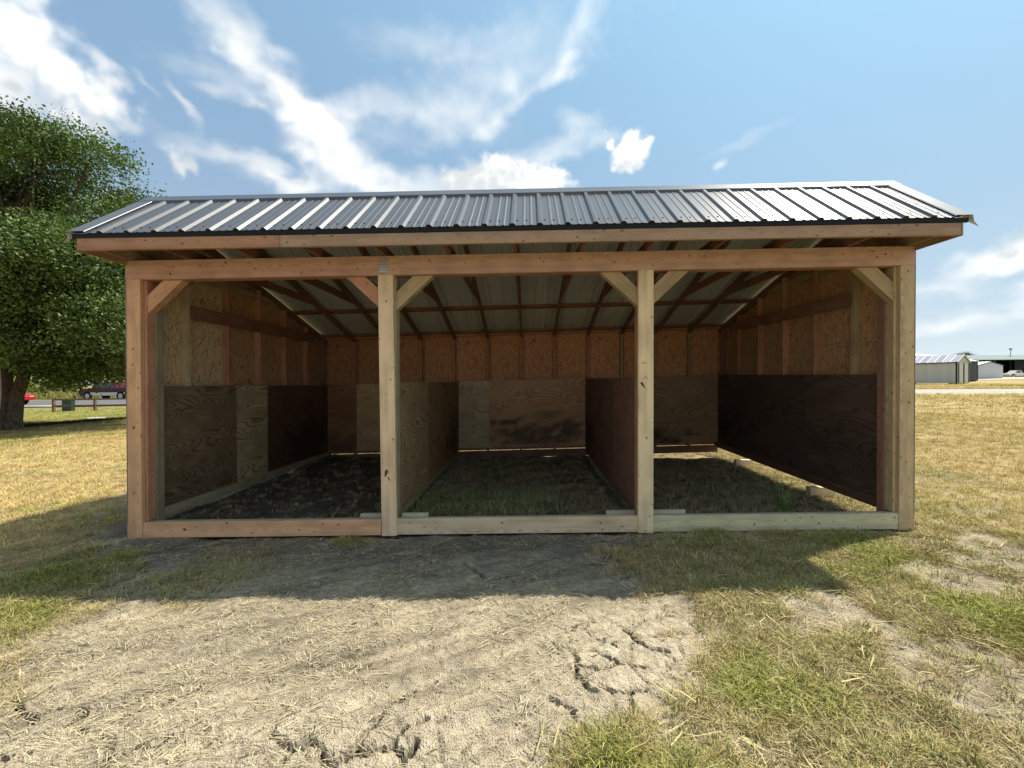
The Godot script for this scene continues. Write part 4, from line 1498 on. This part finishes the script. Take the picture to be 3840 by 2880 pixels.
# ------------------------------------------------------------------ things on the ground
func lump(called: String, label: String, category: String, at: Vector3, size: Vector3, col: Color, sd: int, group := "") -> void:
	var r := RandomNumberGenerator.new()
	r.seed = sd
	var o := thing(called, label, category, at, r.randf() * TAU, group)
	var g := Geo.new()
	var nz := noise(sd, 1.1, 2)
	var pos := func(i: int, j: int) -> Vector3:
		var th := PI * j / 9.0
		var ph := TAU * (i % 13) / 13.0
		var d := Vector3(sin(th) * cos(ph), cos(th), sin(th) * sin(ph))
		var k := 1.0 + 0.5 * nz.get_noise_3dv(d * 1.1) + 0.22 * nz.get_noise_3dv(d * 3.0)
		return d * k * size
	for j in 9:
		for i in 13:
			g.quad(pos.call(i, j + 1), pos.call(i, j), pos.call(i + 1, j), pos.call(i + 1, j + 1), col)
	for k in g.uv.size():
		g.uv[k] = Vector2(g.v[k].x + g.v[k].y, g.v[k].z - g.v[k].y) / 0.8 + Vector2(sd * 0.13, 0.4)
	part(called, g.commit(M.soil), o)


func small_things() -> void:
	# short offcuts that hold the shed's walls off the ground
	var blocks := [
		[Vector3(3.69, 0, -1.23), 0.30, "pale offcut block under the right wall, the nearer of two"],
		[Vector3(3.72, 0, -3.02), 0.26, "shaded offcut block under the right wall close to the back corner"],
		[Vector3(-3.50, 0, -2.55), 0.10, "small greenish offcut block under the left wall"],
	]
	for q in blocks:
		var p: Vector3 = q[0]
		p.y = ground_height(p.x, p.z) - 0.01
		var o := thing("wood_block", q[2], "block", p, 0.0, "offcut blocks under the shed walls")
		var g := Geo.new()
		var l: float = q[1]
		var h := 0.115 if p.x > 0 else 0.075
		g.board(Vector3(-l / 2, h / 2, 0), Vector3(l / 2, h / 2, 0), Vector3.UP, h, 0.085, YELLOW * 0.95, 0.3, 0.1)
		part("block", g.commit(M.lumber), o)
	var st := [
		[0.487, 1.701, Vector3(0.055, 0.022, 0.042), "pale three-cornered stone lying on the cracked soil", Color(0.85, 0.78, 0.62)],
		[0.66, 1.57, Vector3(0.028, 0.011, 0.024), "small buff stone right of the pale three-cornered stone", Color(0.50, 0.42, 0.28)],
	]
	for k in st.size():
		var q: Array = st[k]
		lump("stone", q[3], "stone", Vector3(q[0], ground_height(q[0], q[1]) + q[2].y * 0.5, q[1]), q[2], q[4], 200 + k)
	# the long-bladed tussock in the right stall
	var o := thing("grass_tussock", "long-bladed green grass tussock behind the right sill in the third stall", "grass", Vector3(2.86, ground_height(2.86, -0.62), -0.62))
	var g := Geo.new()
	for k in 46:
		var an := rng.randf() * TAU
		var dir := Vector3(cos(an), 0, sin(an))
		if rng.randf() < 0.45:
			dir = Vector3(-0.9, 0, 0.1).rotated(Vector3.UP, rng.randfn(0, 0.35))
		var ln := rng.randf_range(0.18, 0.5)
		var side := Vector3(-dir.z, 0, dir.x) * 0.0035
		var lean := rng.randf_range(0.25, 0.8)
		var p0 := dir * rng.randf() * 0.06
		var p1 := p0 + dir * ln * lean * 0.4 + Vector3.UP * ln * 0.6
		var p2 := p0 + dir * ln * lean + Vector3.UP * ln * (1.0 - 0.3 * lean)
		var col := Color(0.21, 0.26, 0.09) * rng.randf_range(0.7, 1.3)
		g.quad(p0 - side, p0 + side, p1 + side, p1 - side, col)
		g.tri(p1 - side, p1 + side, p2, col)
	part("blades", g.commit(M.grass), o)
	# a flat pale cover in the lawn
	var lid := thing("access_cover", "flat round pale cover lying in the lawn beside the tree", "cover", Vector3(-18.6, ground_height(-18.6, -14.36), -14.36))
	var gl := Geo.new()
	gl.tube([Vector3(0, -0.05, 0), Vector3(0, 0.035, 0), Vector3(0, 0.05, 0)], [0.32, 0.32, 0.30], Color(0.55, 0.56, 0.52), 20)
	part("cover", gl.commit(M.plain), lid)


# ------------------------------------------------------------------ left: lawn, fence, road, cars
func wheel(parent: Node, at: Vector3, r: float, rim: float) -> void:
	var g := Geo.new()
	g.tube([Vector3(0, 0, -0.11), Vector3(0, 0, -0.08), Vector3(0, 0, 0.08), Vector3(0, 0, 0.11)], [r * 0.9, r, r, r * 0.9], Color(0.02, 0.02, 0.022), 20)
	var w := part("wheel", g.commit(M.rubber), parent)
	w.position = at
	var s := signf(at.z)
	var gr := Geo.new()
	gr.tube([Vector3(0, 0, s * 0.09), Vector3(0, 0, s * 0.118)], [rim, rim * 0.95], Color(0.55, 0.55, 0.56), 18)
	part("rim", gr.commit(M.zinc), w)
	var gh := Geo.new()
	for k in 5:
		var a := TAU * k / 5 + 0.3
		var d := Vector3(cos(a), sin(a), 0)
		gh.board(d * rim * 0.25 + Vector3(0, 0, s * 0.12), d * rim * 0.85 + Vector3(0, 0, s * 0.12), Vector3(-d.y, d.x, 0), rim * 0.16, 0.008, Color(0.06, 0.06, 0.06))
	part("spoke_gaps", gh.commit(M.rubber), w)


# side outline in metres from the nose (x to the rear), turned to face left (-x)
func car(called: String, label: String, category: String, at: Vector3, turn: float, body: PackedVector2Array, cabin: PackedVector2Array, glass: Array, wide: float, wheels: Array, r: float, col: Color, lower: Color, split: float) -> void:
	var o := thing(called, label, category, at, turn)
	var g := Geo.new()
	g.prism(body, Vector3.ZERO, Vector3.RIGHT, Vector3.UP, wide, col)
	# pull the sides in towards the sill and the shoulders
	for k in g.v.size():
		var y := g.v[k].y
		var t := 1.0 - 0.05 * smoothstep(0.75, 0.35, y) - 0.04 * smoothstep(0.75, 1.05, y)
		g.v[k].z *= t
	part("body", g.commit(M.paint), o)
	if cabin.size():
		var gc := Geo.new()
		gc.prism(cabin, Vector3.ZERO, Vector3.RIGHT, Vector3.UP, wide * 0.93, col)
		var y0 := 99.0
		var y1 := -99.0
		for p in cabin:
			y0 = minf(y0, p.y)
			y1 = maxf(y1, p.y)
		for k in gc.v.size():
			gc.v[k].z *= 1.0 - 0.2 * (gc.v[k].y - y0) / (y1 - y0)
		part("cabin", gc.commit(M.paint), o)
		for s in [-1, 1]:
			for q in glass:
				var gg := Geo.new()
				gg.prism(q, Vector3(0, 0, 0), Vector3.RIGHT, Vector3.UP, 0.006, Color(0.06, 0.09, 0.10))
				for k in gg.v.size():
					gg.v[k].z += s * (wide * 0.465 * (1.0 - 0.2 * (gg.v[k].y - y0) / (y1 - y0)) + 0.003)
				part("side_window", gg.commit(M.glass), o)
	if split > 0:
		for s in [-1, 1]:
			var gb := Geo.new()
			gb.box(Vector3(body[0].x + 1.25, 0.42, s * wide * 0.493 - 0.012), Vector3(body[0].x + 5.2, split, s * wide * 0.493 + 0.012), lower)
			part("lower_trim", gb.commit(M.paint), o)
	for x in wheels:
		for s in [-1, 1]:
			wheel(o, Vector3(x, r, s * (wide / 2 - 0.1)), r, r * 0.66)
			var ga := Geo.new()
			ga.tube([Vector3(x, r + 0.02, s * (wide / 2 - 0.16)), Vector3(x, r + 0.02, s * (wide / 2 + 0.004))], [r * 1.16, r * 1.16], Color(0.015, 0.015, 0.015), 20)
			part("wheel_arch", ga.commit(M.rubber), o)
	for s in [-1, 1]:
		var gl := Geo.new()
		gl.box(Vector3(0.02, body[1].y - 0.10, s * wide * 0.36 - 0.16), Vector3(0.34, body[1].y + 0.05, s * wide * 0.36 + 0.16), Color(0.75, 0.76, 0.75))
		part("headlight", gl.commit(M.glass), o)
	var gp := Geo.new()
	gp.box(Vector3(-0.05, 0.38, -wide * 0.48), Vector3(0.12, 0.60, wide * 0.48), lower)
	part("front_bumper", gp.commit(M.paint), o)
	gp = Geo.new()
	var xe := 0.0
	for p in body:
		xe = maxf(xe, p.x)
	gp.box(Vector3(xe - 0.1, 0.40, -wide * 0.48), Vector3(xe + 0.06, 0.62, wide * 0.48), lower)
	part("rear_bumper", gp.commit(M.paint), o)


func left_side() -> void:
	strip("asphalt_road", [Vector2(-120, -26.5), Vector2(-45, -32.0), Vector2(-8, -34.5), Vector2(10, -38), Vector2(22, -60), Vector2(30, -120)], 6.2, 0.05, Color(0.17, 0.17, 0.18), "soil")
	strip("concrete_gutter", [Vector2(-120, -19.6), Vector2(-45, -25.1), Vector2(-8, -27.6), Vector2(8, -29.5)], 0.75, 0.07, Color(0.50, 0.49, 0.45), "soil")
	# low rail fence
	var f := thing("rail_fence", "low brown wooden fence of two rails at the far edge of the lawn", "fence", Vector3(-26.6, ground_height(-26.6, -19.8), -19.8))
	var posts := [Vector3(0, 0, 0), Vector3(2.05, 0, -0.35), Vector3(4.1, 0, -0.7), Vector3(6.15, 0, -1.05)]
	for k in posts.size():
		var g := Geo.new()
		g.board(posts[k] + Vector3(0, -0.2, 0), posts[k] + Vector3(0, 0.75, 0), Vector3.RIGHT, 0.11, 0.11, Color(0.20, 0.125, 0.085), 0.1 * k, 0.25)
		part("post", g.commit(M.lumber), f)
		if k:
			for y in [0.36, 0.72]:
				var gr := Geo.new()
				gr.board(posts[k - 1] + Vector3(0, y, 0.075), posts[k] + Vector3(0, y, 0.075), Vector3.UP, 0.085, 0.04, Color(0.19, 0.12, 0.08), 0.2 * k + y, 0.5)
				part("rail", gr.commit(M.lumber), f)
	var ub := thing("utility_box", "dark green metal utility box standing right behind the low rail fence", "utility box", Vector3(-26.5, ground_height(-26.5, -20.5), -20.5))
	var g := Geo.new()
	g.box(Vector3(-0.27, -0.05, -0.12), Vector3(0.27, 0.64, 0.12), Color(0.02, 0.055, 0.03))
	part("cabinet", g.commit(M.paint), ub)
	g = Geo.new()
	g.box(Vector3(-0.29, 0.64, -0.14), Vector3(0.29, 0.69, 0.14), Color(0.022, 0.06, 0.033))
	part("lid", g.commit(M.paint), ub)
	# white lap-sided building at the edge of the frame
	var b := thing("white_building", "white lap-sided building with brown skirting behind the tree trunks", "building", Vector3(-18.15, ground_height(-18.2, -10.9), -10.9), 1.02)
	g = Geo.new()
	g.box(Vector3(-9.0, 0.60, -6.0), Vector3(0, 2.9, -0.02), Color(0.72, 0.72, 0.69))
	var wl := part("wall", g.commit(M.plain), b)
	for k in 16:
		g = Geo.new()
		var y := 0.62 + 0.142 * k
		g.prism(PackedVector2Array([Vector2(0.0, y), Vector2(0.022, y), Vector2(0.006, y + 0.142), Vector2(0.0, y + 0.142)]), Vector3(-4.5, 0, 0), Vector3.BACK, Vector3.UP, 9.04, Color(0.74, 0.74, 0.71))
		part("clapboard", g.commit(M.plain), wl)
	g = Geo.new()
	g.box(Vector3(-8.95, -0.2, -5.9), Vector3(-0.03, 0.60, -0.05), Color(0.26, 0.15, 0.09))
	part("skirting", g.commit(M.plain), b)
	g = Geo.new()
	g.prism(PackedVector2Array([Vector2(0.35, 2.88), Vector2(-3.0, 3.7), Vector2(-6.35, 2.88)]), Vector3(-4.5, 0, 0), Vector3.BACK, Vector3.UP, 9.6, Color(0.22, 0.21, 0.2))
	part("roof", g.commit(M.plain), b)
	# cars
	car("pickup_truck", "burgundy and silver pickup truck parked across the road", "truck", Vector3(-45.6, ground_height(-45.6, -40) + 0.05, -40.0), -0.06,
		PackedVector2Array([Vector2(0.0, 0.42), Vector2(0.0, 0.92), Vector2(0.15, 1.08), Vector2(1.4, 1.16), Vector2(6.0, 1.18), Vector2(6.05, 0.45), Vector2(5.0, 0.40), Vector2(1.0, 0.40)]),
		PackedVector2Array([Vector2(1.35, 1.14), Vector2(2.1, 1.80), Vector2(3.9, 1.84), Vector2(4.15, 1.14)]),
		[PackedVector2Array([Vector2(1.75, 1.2), Vector2(2.25, 1.72), Vector2(2.9, 1.74), Vector2(2.9, 1.2)]), PackedVector2Array([Vector2(3.0, 1.2), Vector2(3.0, 1.74), Vector2(3.8, 1.74), Vector2(3.95, 1.2)])],
		1.95, [1.05, 4.75], 0.38, Color(0.065, 0.008, 0.013), Color(0.55, 0.54, 0.50), 0.74)
	car("red_car", "bright red car nosing out from behind the tree trunk on the road", "car", Vector3(-38.9, ground_height(-38.9, -28.6) + 0.05, -28.6), PI + 0.1,
		PackedVector2Array([Vector2(0.0, 0.36), Vector2(0.0, 0.62), Vector2(0.25, 0.80), Vector2(1.3, 0.98), Vector2(3.9, 1.02), Vector2(4.4, 0.92), Vector2(4.45, 0.40), Vector2(3.6, 0.30), Vector2(0.8, 0.30)]),
		PackedVector2Array([Vector2(1.15, 0.95), Vector2(1.95, 1.42), Vector2(3.2, 1.45), Vector2(4.0, 1.0)]),
		[PackedVector2Array([Vector2(1.55, 1.02), Vector2(2.05, 1.36), Vector2(2.6, 1.38), Vector2(2.6, 1.02)]), PackedVector2Array([Vector2(2.68, 1.02), Vector2(2.68, 1.38), Vector2(3.15, 1.37), Vector2(3.6, 1.05)])],
		1.8, [0.85, 3.55], 0.33, Color(0.33, 0.010, 0.016), Color(0.33, 0.012, 0.018), 0.0)
	# the big tree
	var foot := Vector3(-17.0, ground_height(-17.0, -10.05) - 0.05, -10.05)
	var clumps := dome(Vector3(-0.15, 5.4, 0.0), Vector3(4.7, 4.9, 4.3), 78, 0.95, 5, -0.75)
	clumps += dome(Vector3(2.7, 4.0, 1.6), Vector3(2.4, 2.4, 1.8), 22, 0.95, 6, -0.95)
	clumps += dome(Vector3(2.6, 2.2, -0.3), Vector3(2.6, 0.6, 2.2), 22, 0.6, 8, -1.0)
	clumps += dome(Vector3(0.3, 8.3, 0.0), Vector3(2.6, 1.2, 2.4), 16, 0.65, 9, -0.2)
	tree("shade_tree", "big leafy shade tree with two dark trunks left of the shed", foot,
		[[[Vector3(0, -0.1, 0), Vector3(0.02, 0.35, 0), Vector3(0.12, 1.2, 0), Vector3(0.35, 2.2, -0.1), Vector3(0.6, 3.6, 0.0), Vector3(0.5, 5.6, 0.1), Vector3(0.2, 7.6, 0)], [0.25, 0.19, 0.17, 0.16, 0.14, 0.10, 0.05]],
		[[Vector3(-0.38, -0.1, -0.1), Vector3(-0.40, 0.35, -0.1), Vector3(-0.38, 1.3, -0.15), Vector3(-0.6, 2.4, -0.3), Vector3(-1.2, 3.8, -0.4), Vector3(-1.8, 5.6, 0.2)], [0.20, 0.155, 0.14, 0.13, 0.10, 0.05]]],
		clumps, 250, 0.095, Color(0.105, 0.165, 0.045), "", 11, 150, 1.5)
	# growth beyond the road
	for k in 5:
		var x := -64.0 + k * 7.0
		var c := dome(Vector3(0, 1.4, 0), Vector3(2.6, 1.5, 1.6), 14, 1.0, 300 + k, -0.7)
		var at := Vector3(x, ground_height(x, -48.0) - 0.1, -48.0 + 1.5 * sin(k * 2.0))
		tree("roadside_bush", ["yellow-green bush beyond the road, leftmost", "yellow-green bush beyond the road left of the fence post", "yellow-green bush beyond the road above the utility box", "yellow-green bush beyond the road before the pickup's nose", "yellow-green bush behind the pickup truck"][k], at, [[[Vector3(0, -0.1, 0), Vector3(0.1, 0.8, 0), Vector3(0, 1.6, 0)], [0.1, 0.08, 0.04]]], c, 26, 0.26, Color(0.30, 0.34, 0.07), "bushes beyond the road", 40 + k)
	for k in 4:
		var x := -78.0 + k * 13.0
		var c := dome(Vector3(0, 6.0, 0), Vector3(5.5, 4.6, 4.0), 34, 1.7, 320 + k, -0.6)
		var at := Vector3(x, ground_height(x, -60.0) - 0.1, -60.0 + 2.0 * sin(k * 3.0))
		tree("roadside_tree", ["tall tree beyond the road, leftmost of the row", "tall tree beyond the road behind the red car", "tall tree beyond the road above the fence", "tall tree beyond the road behind the pickup"][k], at, [[[Vector3(0, -0.1, 0), Vector3(0.1, 2.5, 0), Vector3(0, 6, 0)], [0.3, 0.24, 0.1]]], c, 18, 0.32, Color(0.13, 0.18, 0.05), "trees beyond the road", 60 + k)


# ------------------------------------------------------------------ right: lot with sheds
func barn(called: String, label: String, at: Vector3, turn: float, long: float, deep: float, eave: float, rise: float, wall: Color, roofc: Color, trim: Color, doors: bool, ribs: float, group := "") -> void:
	# long side along local x from 0 to -long, gable end at x = 0, depth along -z
	var o := thing(called, label, "storage shed", at, turn, group)
	var g := Geo.new()
	var gab := PackedVector2Array([Vector2(0, 0.1), Vector2(0, eave), Vector2(-deep / 2, eave + rise), Vector2(-deep, eave), Vector2(-deep, 0.1)])
	g.prism(gab, Vector3(-long / 2, 0, 0), Vector3.BACK, Vector3.UP, long, wall)
	var w := part("wall", g.commit(M.plain), o)
	# boards of the siding stand a little apart
	var n := int(long / 0.4)
	g = Geo.new()
	for k in n:
		var x := -long + long * (k + 0.5) / n
		g.box(Vector3(x - 0.19, 0.12, 0.0), Vector3(x + 0.19, eave - 0.02, 0.012), wall * (1.0 + 0.04 * sin(k * 2.3)))
	part("siding", g.commit(M.plain), w).set_meta("kind", "stuff")
	for x in [-0.06, -long + 0.06]:
		g = Geo.new()
		g.box(Vector3(x - 0.07, 0.1, 0.0), Vector3(x + 0.07, eave, 0.03), trim)
		part("corner_trim", g.commit(M.plain), o)
	for s in 2:
		g = Geo.new()
		var a := Vector3(0, eave - 0.06, 0.15) if s == 0 else Vector3(0, eave - 0.06, -deep - 0.15)
		var b := Vector3(0, eave + rise + 0.05, -deep / 2)
		var nn := int(long / ribs)
		for k in nn:
			var x0 := -long - 0.12 + (long + 0.24) * k / nn
			var x1 := -long - 0.12 + (long + 0.24) * (k + 1) / nn
			var hump := Vector3(0, 0.03, 0)
			for q in [[x0, x0 + (x1 - x0) * 0.75, Vector3.ZERO, Vector3.ZERO], [x0 + (x1 - x0) * 0.75, x0 + (x1 - x0) * 0.85, Vector3.ZERO, hump], [x0 + (x1 - x0) * 0.85, x0 + (x1 - x0) * 0.92, hump, hump], [x0 + (x1 - x0) * 0.92, x1, hump, Vector3.ZERO]]:
				var p := [Vector3(q[0], a.y, a.z) + q[2], Vector3(q[1], a.y, a.z) + q[3], Vector3(q[1], b.y, b.z) + q[3], Vector3(q[0], b.y, b.z) + q[2]]
				if s == 0:
					g.quad(p[0], p[1], p[2], p[3], roofc * (0.85 + 0.3 * float(k % 2)))  # alternate ribs tinted lighter, reflection painted into the roof colour
				else:
					g.quad(p[1], p[0], p[3], p[2], roofc)
		part("roof_slope", g.commit(M.liner), o)
	g = Geo.new()
	g.box(Vector3(-long - 0.1, eave - 0.16, 0.12), Vector3(0.1, eave - 0.07, 0.15), trim)
	part("eave_trim", g.commit(M.plain), o)
	# gable end boards
	for s in 2:
		g = Geo.new()
		var e := -0.15 if s else 0.15
		var z0 := 0.15 if s == 0 else -deep - 0.15
		g.board(Vector3(0.11, eave - 0.09, z0), Vector3(0.11, eave + rise, -deep / 2), Vector3.RIGHT, 0.03, 0.12, trim if not doors else wall * 1.2)
		part("rake_board", g.commit(M.plain), o)
	if doors:
		for k in 2:
			g = Geo.new()
			var z0 := -0.22 - 1.12 * k
			g.box(Vector3(0.0, 0.15, z0 - 1.0), Vector3(0.04, eave - 0.2, z0), wall * 1.25)
			var d := part("door", g.commit(M.plain), o)
			g = Geo.new()
			for z in [z0, z0 - 1.0]:
				g.box(Vector3(0.04, 0.15, z - 0.06), Vector3(0.06, eave - 0.2, z + 0.06), trim)
			part("door_trim", g.commit(M.plain), d)
	for x in [-0.5, -long / 2, -long + 0.5]:
		g = Geo.new()
		g.box(Vector3(x - 0.2, -0.15, -deep), Vector3(x + 0.2, 0.1, -0.02), Color(0.05, 0.045, 0.04))
		part("skid", g.commit(M.plain), o)


func right_side() -> void:
	# gravel track and the lot beyond
	GD = Vector2(30.5, -26.0).dot(GN)
	var dirv := Vector2(-GN.y, GN.x)
	var c0 := GN * GD
	strip("gravel_track", [c0 - dirv * 90.0, c0 + dirv * 140.0], 4.6, 0.035, Color(0.50, 0.47, 0.41), "soil", 0.06)
	strip("gravel_lot", [Vector2(40, -100), Vector2(100, -76), Vector2(230, -30)], 26.0, 0.06, Color(0.50, 0.475, 0.42), "soil", 0.02)
	var ang := atan2(0.92, 0.40)
	barn("storage_shed", "grey sided storage shed with silver ribbed roof and double doors, nearest on the lot", Vector3(47.6, ground_height(47.6, -41.7), -41.7), -ang, 9.5, 2.6, 2.45, 0.72, Color(0.47, 0.47, 0.42), Color(0.27, 0.285, 0.345), Color(0.03, 0.03, 0.04), true, 0.62)
	barn("storage_shed", "dark grey storage shed with pale metal roof behind the nearest shed", Vector3(60.8, ground_height(60.8, -51.8), -51.8), 0.41, 4.6, 4.0, 2.7, 0.62, Color(0.085, 0.09, 0.095), Color(0.34, 0.38, 0.39), Color(0.05, 0.05, 0.055), false, 0.6)
	barn("storage_shed", "pale grey storage shed turned gable end on before the open hangar", Vector3(75.3, ground_height(75.3, -65.0), -65.0), -PI / 2, 6.0, 4.0, 2.3, 0.55, Color(0.52, 0.54, 0.53), Color(0.5, 0.52, 0.52), Color(0.03, 0.03, 0.035), false, 0.6)
	# long white building far behind
	var o := thing("white_warehouse", "long white metal warehouse rising behind the nearest storage shed", "warehouse", Vector3(90.7, ground_height(90.0, -86.0), -87.0))
	var g := Geo.new()
	g.prism(PackedVector2Array([Vector2(0, 0), Vector2(0, 4.6), Vector2(-9, 6.0), Vector2(-18, 4.6), Vector2(-18, 0)]), Vector3(-20, 0, 0), Vector3.BACK, Vector3.UP, 40.0, Color(0.66, 0.63, 0.60))
	part("wall", g.commit(M.plain), o)
	g = Geo.new()
	g.prism(PackedVector2Array([Vector2(0.4, 4.55), Vector2(0.4, 4.75), Vector2(-9, 6.2), Vector2(-18.4, 4.75), Vector2(-18.4, 4.55), Vector2(-9, 6.02)]), Vector3(-20, 0, 0), Vector3.BACK, Vector3.UP, 40.6, Color(0.62, 0.58, 0.56))
	part("roof", g.commit(M.plain), o)
	# open hangar
	o = thing("open_hangar", "long open-fronted hangar with grey-green roof behind the sheds", "hangar", Vector3(127.9, 1.28, -112.0))
	g = Geo.new()
	g.quad(Vector3(-2, 4.9, 0.6), Vector3(70, 4.9, 0.6), Vector3(70, 6.7, -10), Vector3(-2, 6.7, -10), Color(0.21, 0.25, 0.24))
	g.quad(Vector3(70, 4.7, 0.6), Vector3(-2, 4.7, 0.6), Vector3(-2, 6.5, -10), Vector3(70, 6.5, -10), Color(0.21, 0.25, 0.24))
	g.quad(Vector3(-2, 4.7, 0.6), Vector3(70, 4.7, 0.6), Vector3(70, 4.9, 0.6), Vector3(-2, 4.9, 0.6), Color(0.05, 0.055, 0.055))
	g.quad(Vector3(-2, 6.7, -10), Vector3(70, 6.7, -10), Vector3(70, 4.5, -22), Vector3(-2, 4.5, -22), Color(0.21, 0.25, 0.24))
	part("roof", g.commit(M.plain), o)
	g = Geo.new()
	g.box(Vector3(-2, 0, -22), Vector3(70, 4.6, -21.7), Color(0.045, 0.05, 0.055))
	g.box(Vector3(-2, 0, -21.7), Vector3(-1.7, 4.6, 0.4), Color(0.06, 0.065, 0.07))
	part("wall", g.commit(M.plain), o)
	g = Geo.new()
	g.box(Vector3(10.2, 0, -1.5), Vector3(70, 4.7, -1.2), Color(0.035, 0.045, 0.055))
	part("closed_bay", g.commit(M.plain), o)
	for k in 6:
		g = Geo.new()
		g.box(Vector3(3 + k * 9 - 0.2, 0, 0.0), Vector3(3 + k * 9 + 0.2, 4.75, 0.35), Color(0.05, 0.055, 0.06))
		part("column", g.commit(M.plain), o)
	# pale truck parked in the mouth of the hangar
	car("white_truck", "white truck parked in the mouth of the open hangar", "truck", Vector3(131.2, 1.3, -109.5), 0.0,
		PackedVector2Array([Vector2(0.0, 0.42), Vector2(0.0, 0.92), Vector2(0.15, 1.08), Vector2(1.4, 1.16), Vector2(5.4, 1.18), Vector2(5.45, 0.45), Vector2(4.5, 0.40), Vector2(1.0, 0.40)]),
		PackedVector2Array([Vector2(1.35, 1.14), Vector2(2.0, 1.85), Vector2(3.3, 1.88), Vector2(3.5, 1.14)]),
		[PackedVector2Array([Vector2(1.75, 1.22), Vector2(2.15, 1.76), Vector2(3.1, 1.76), Vector2(3.2, 1.22)])],
		1.95, [1.0, 4.2], 0.40, Color(0.70, 0.70, 0.68), Color(0.5, 0.5, 0.5), 0.0)
	o = thing("light_pole", "slender grey light pole rising above the open hangar roof", "pole", Vector3(142.5, 1.3, -118.0))
	g = Geo.new()
	g.tube([Vector3.ZERO, Vector3(0, 8.0, 0)], [0.14, 0.09], Color(0.35, 0.38, 0.4), 8)
	part("pole", g.commit(M.plain), o)
	g = Geo.new()
	g.tube([Vector3(0, 7.8, 0), Vector3(0, 7.95, 0), Vector3(0, 8.35, 0), Vector3(0, 8.5, 0)], [0.12, 0.34, 0.34, 0.15], Color(0.35, 0.38, 0.4), 10)
	part("lamp_head", g.commit(M.plain), o)
	var c := dome(Vector3(0, 6.6, 0), Vector3(2.5, 2.0, 2.2), 14, 1.1, 400, -0.4)
	tree("distant_tree", "lone round-topped tree far behind the storage sheds", Vector3(161.2, 1.3, -148.0), [[[Vector3(0, -0.1, 0), Vector3(0.1, 3.0, 0), Vector3(0, 6.5, 0)], [0.35, 0.28, 0.12]]], c, 60, 0.17, Color(0.06, 0.085, 0.05), "", 77)


func label_scattered() -> void:
	var said := {
		"dry_grass": "short dry straw-coloured grass growing over the paddock", "green_grass": "green grass growing in patches through the dry turf",
		"straw_litter": "loose straw and chaff lying on the bare soil", "soil_crumbs": "crumbs of dry earth on the bare soil",
	}
	for o in SCATTERED:
		for k in said:
			if str(o.name).begins_with(k):
				tag(o, said[k], "grass" if "grass" in k else ("straw" if "straw" in k else "soil"))


func _ready() -> void:
	rng.seed = 7
	# ---- camera
	var cam := Camera3D.new()
	cam.name = "camera"
	cam.basis = Basis(Vector3(0.99990376, -0.0083997, -0.01104143), Vector3(0.0083228, 0.99994092, -0.00699251), Vector3(0.01109951, 0.00689995, 0.99991459))
	cam.position = Vector3(0.0108, 1.4207, 3.8647)
	cam.fov = rad_to_deg(2.0 * atan(1440.0 / 1563.78))
	cam.near = 0.05
	cam.far = 900.0
	cam.current = true
	add_child(cam)
	# ---- sky, sun, exposure
	var env := Environment.new()
	env.background_mode = Environment.BG_SKY
	var sky := Sky.new()
	var sm := PanoramaSkyMaterial.new()
	sm.panorama = sky_panorama()
	sky.sky_material = sm
	env.sky = sky
	env.background_energy_multiplier = 1.0
	env.tonemap_mode = Environment.TONE_MAPPER_LINEAR
	env.tonemap_exposure = EXPOSURE
	env.sdfgi_enabled = true
	env.ssao_enabled = true
	env.ssil_enabled = true
	var we := WorldEnvironment.new()
	we.name = "world_environment"
	we.environment = env
	add_child(we)
	var sun := DirectionalLight3D.new()
	sun.name = "sun"
	sun.light_energy = 1.5
	sun.light_color = Color(1.0, 0.965, 0.905)
	sun.light_angular_distance = 0.5
	sun.shadow_enabled = true
	add_child(sun)
	sun.look_at_from_position(Vector3.ZERO, SUN, Vector3.UP)
	# ---- what is there
	materials()
	build_ground()
	build_shed()
	left_side()
	right_side()
	small_things()
	build_grass()
	label_scattered()
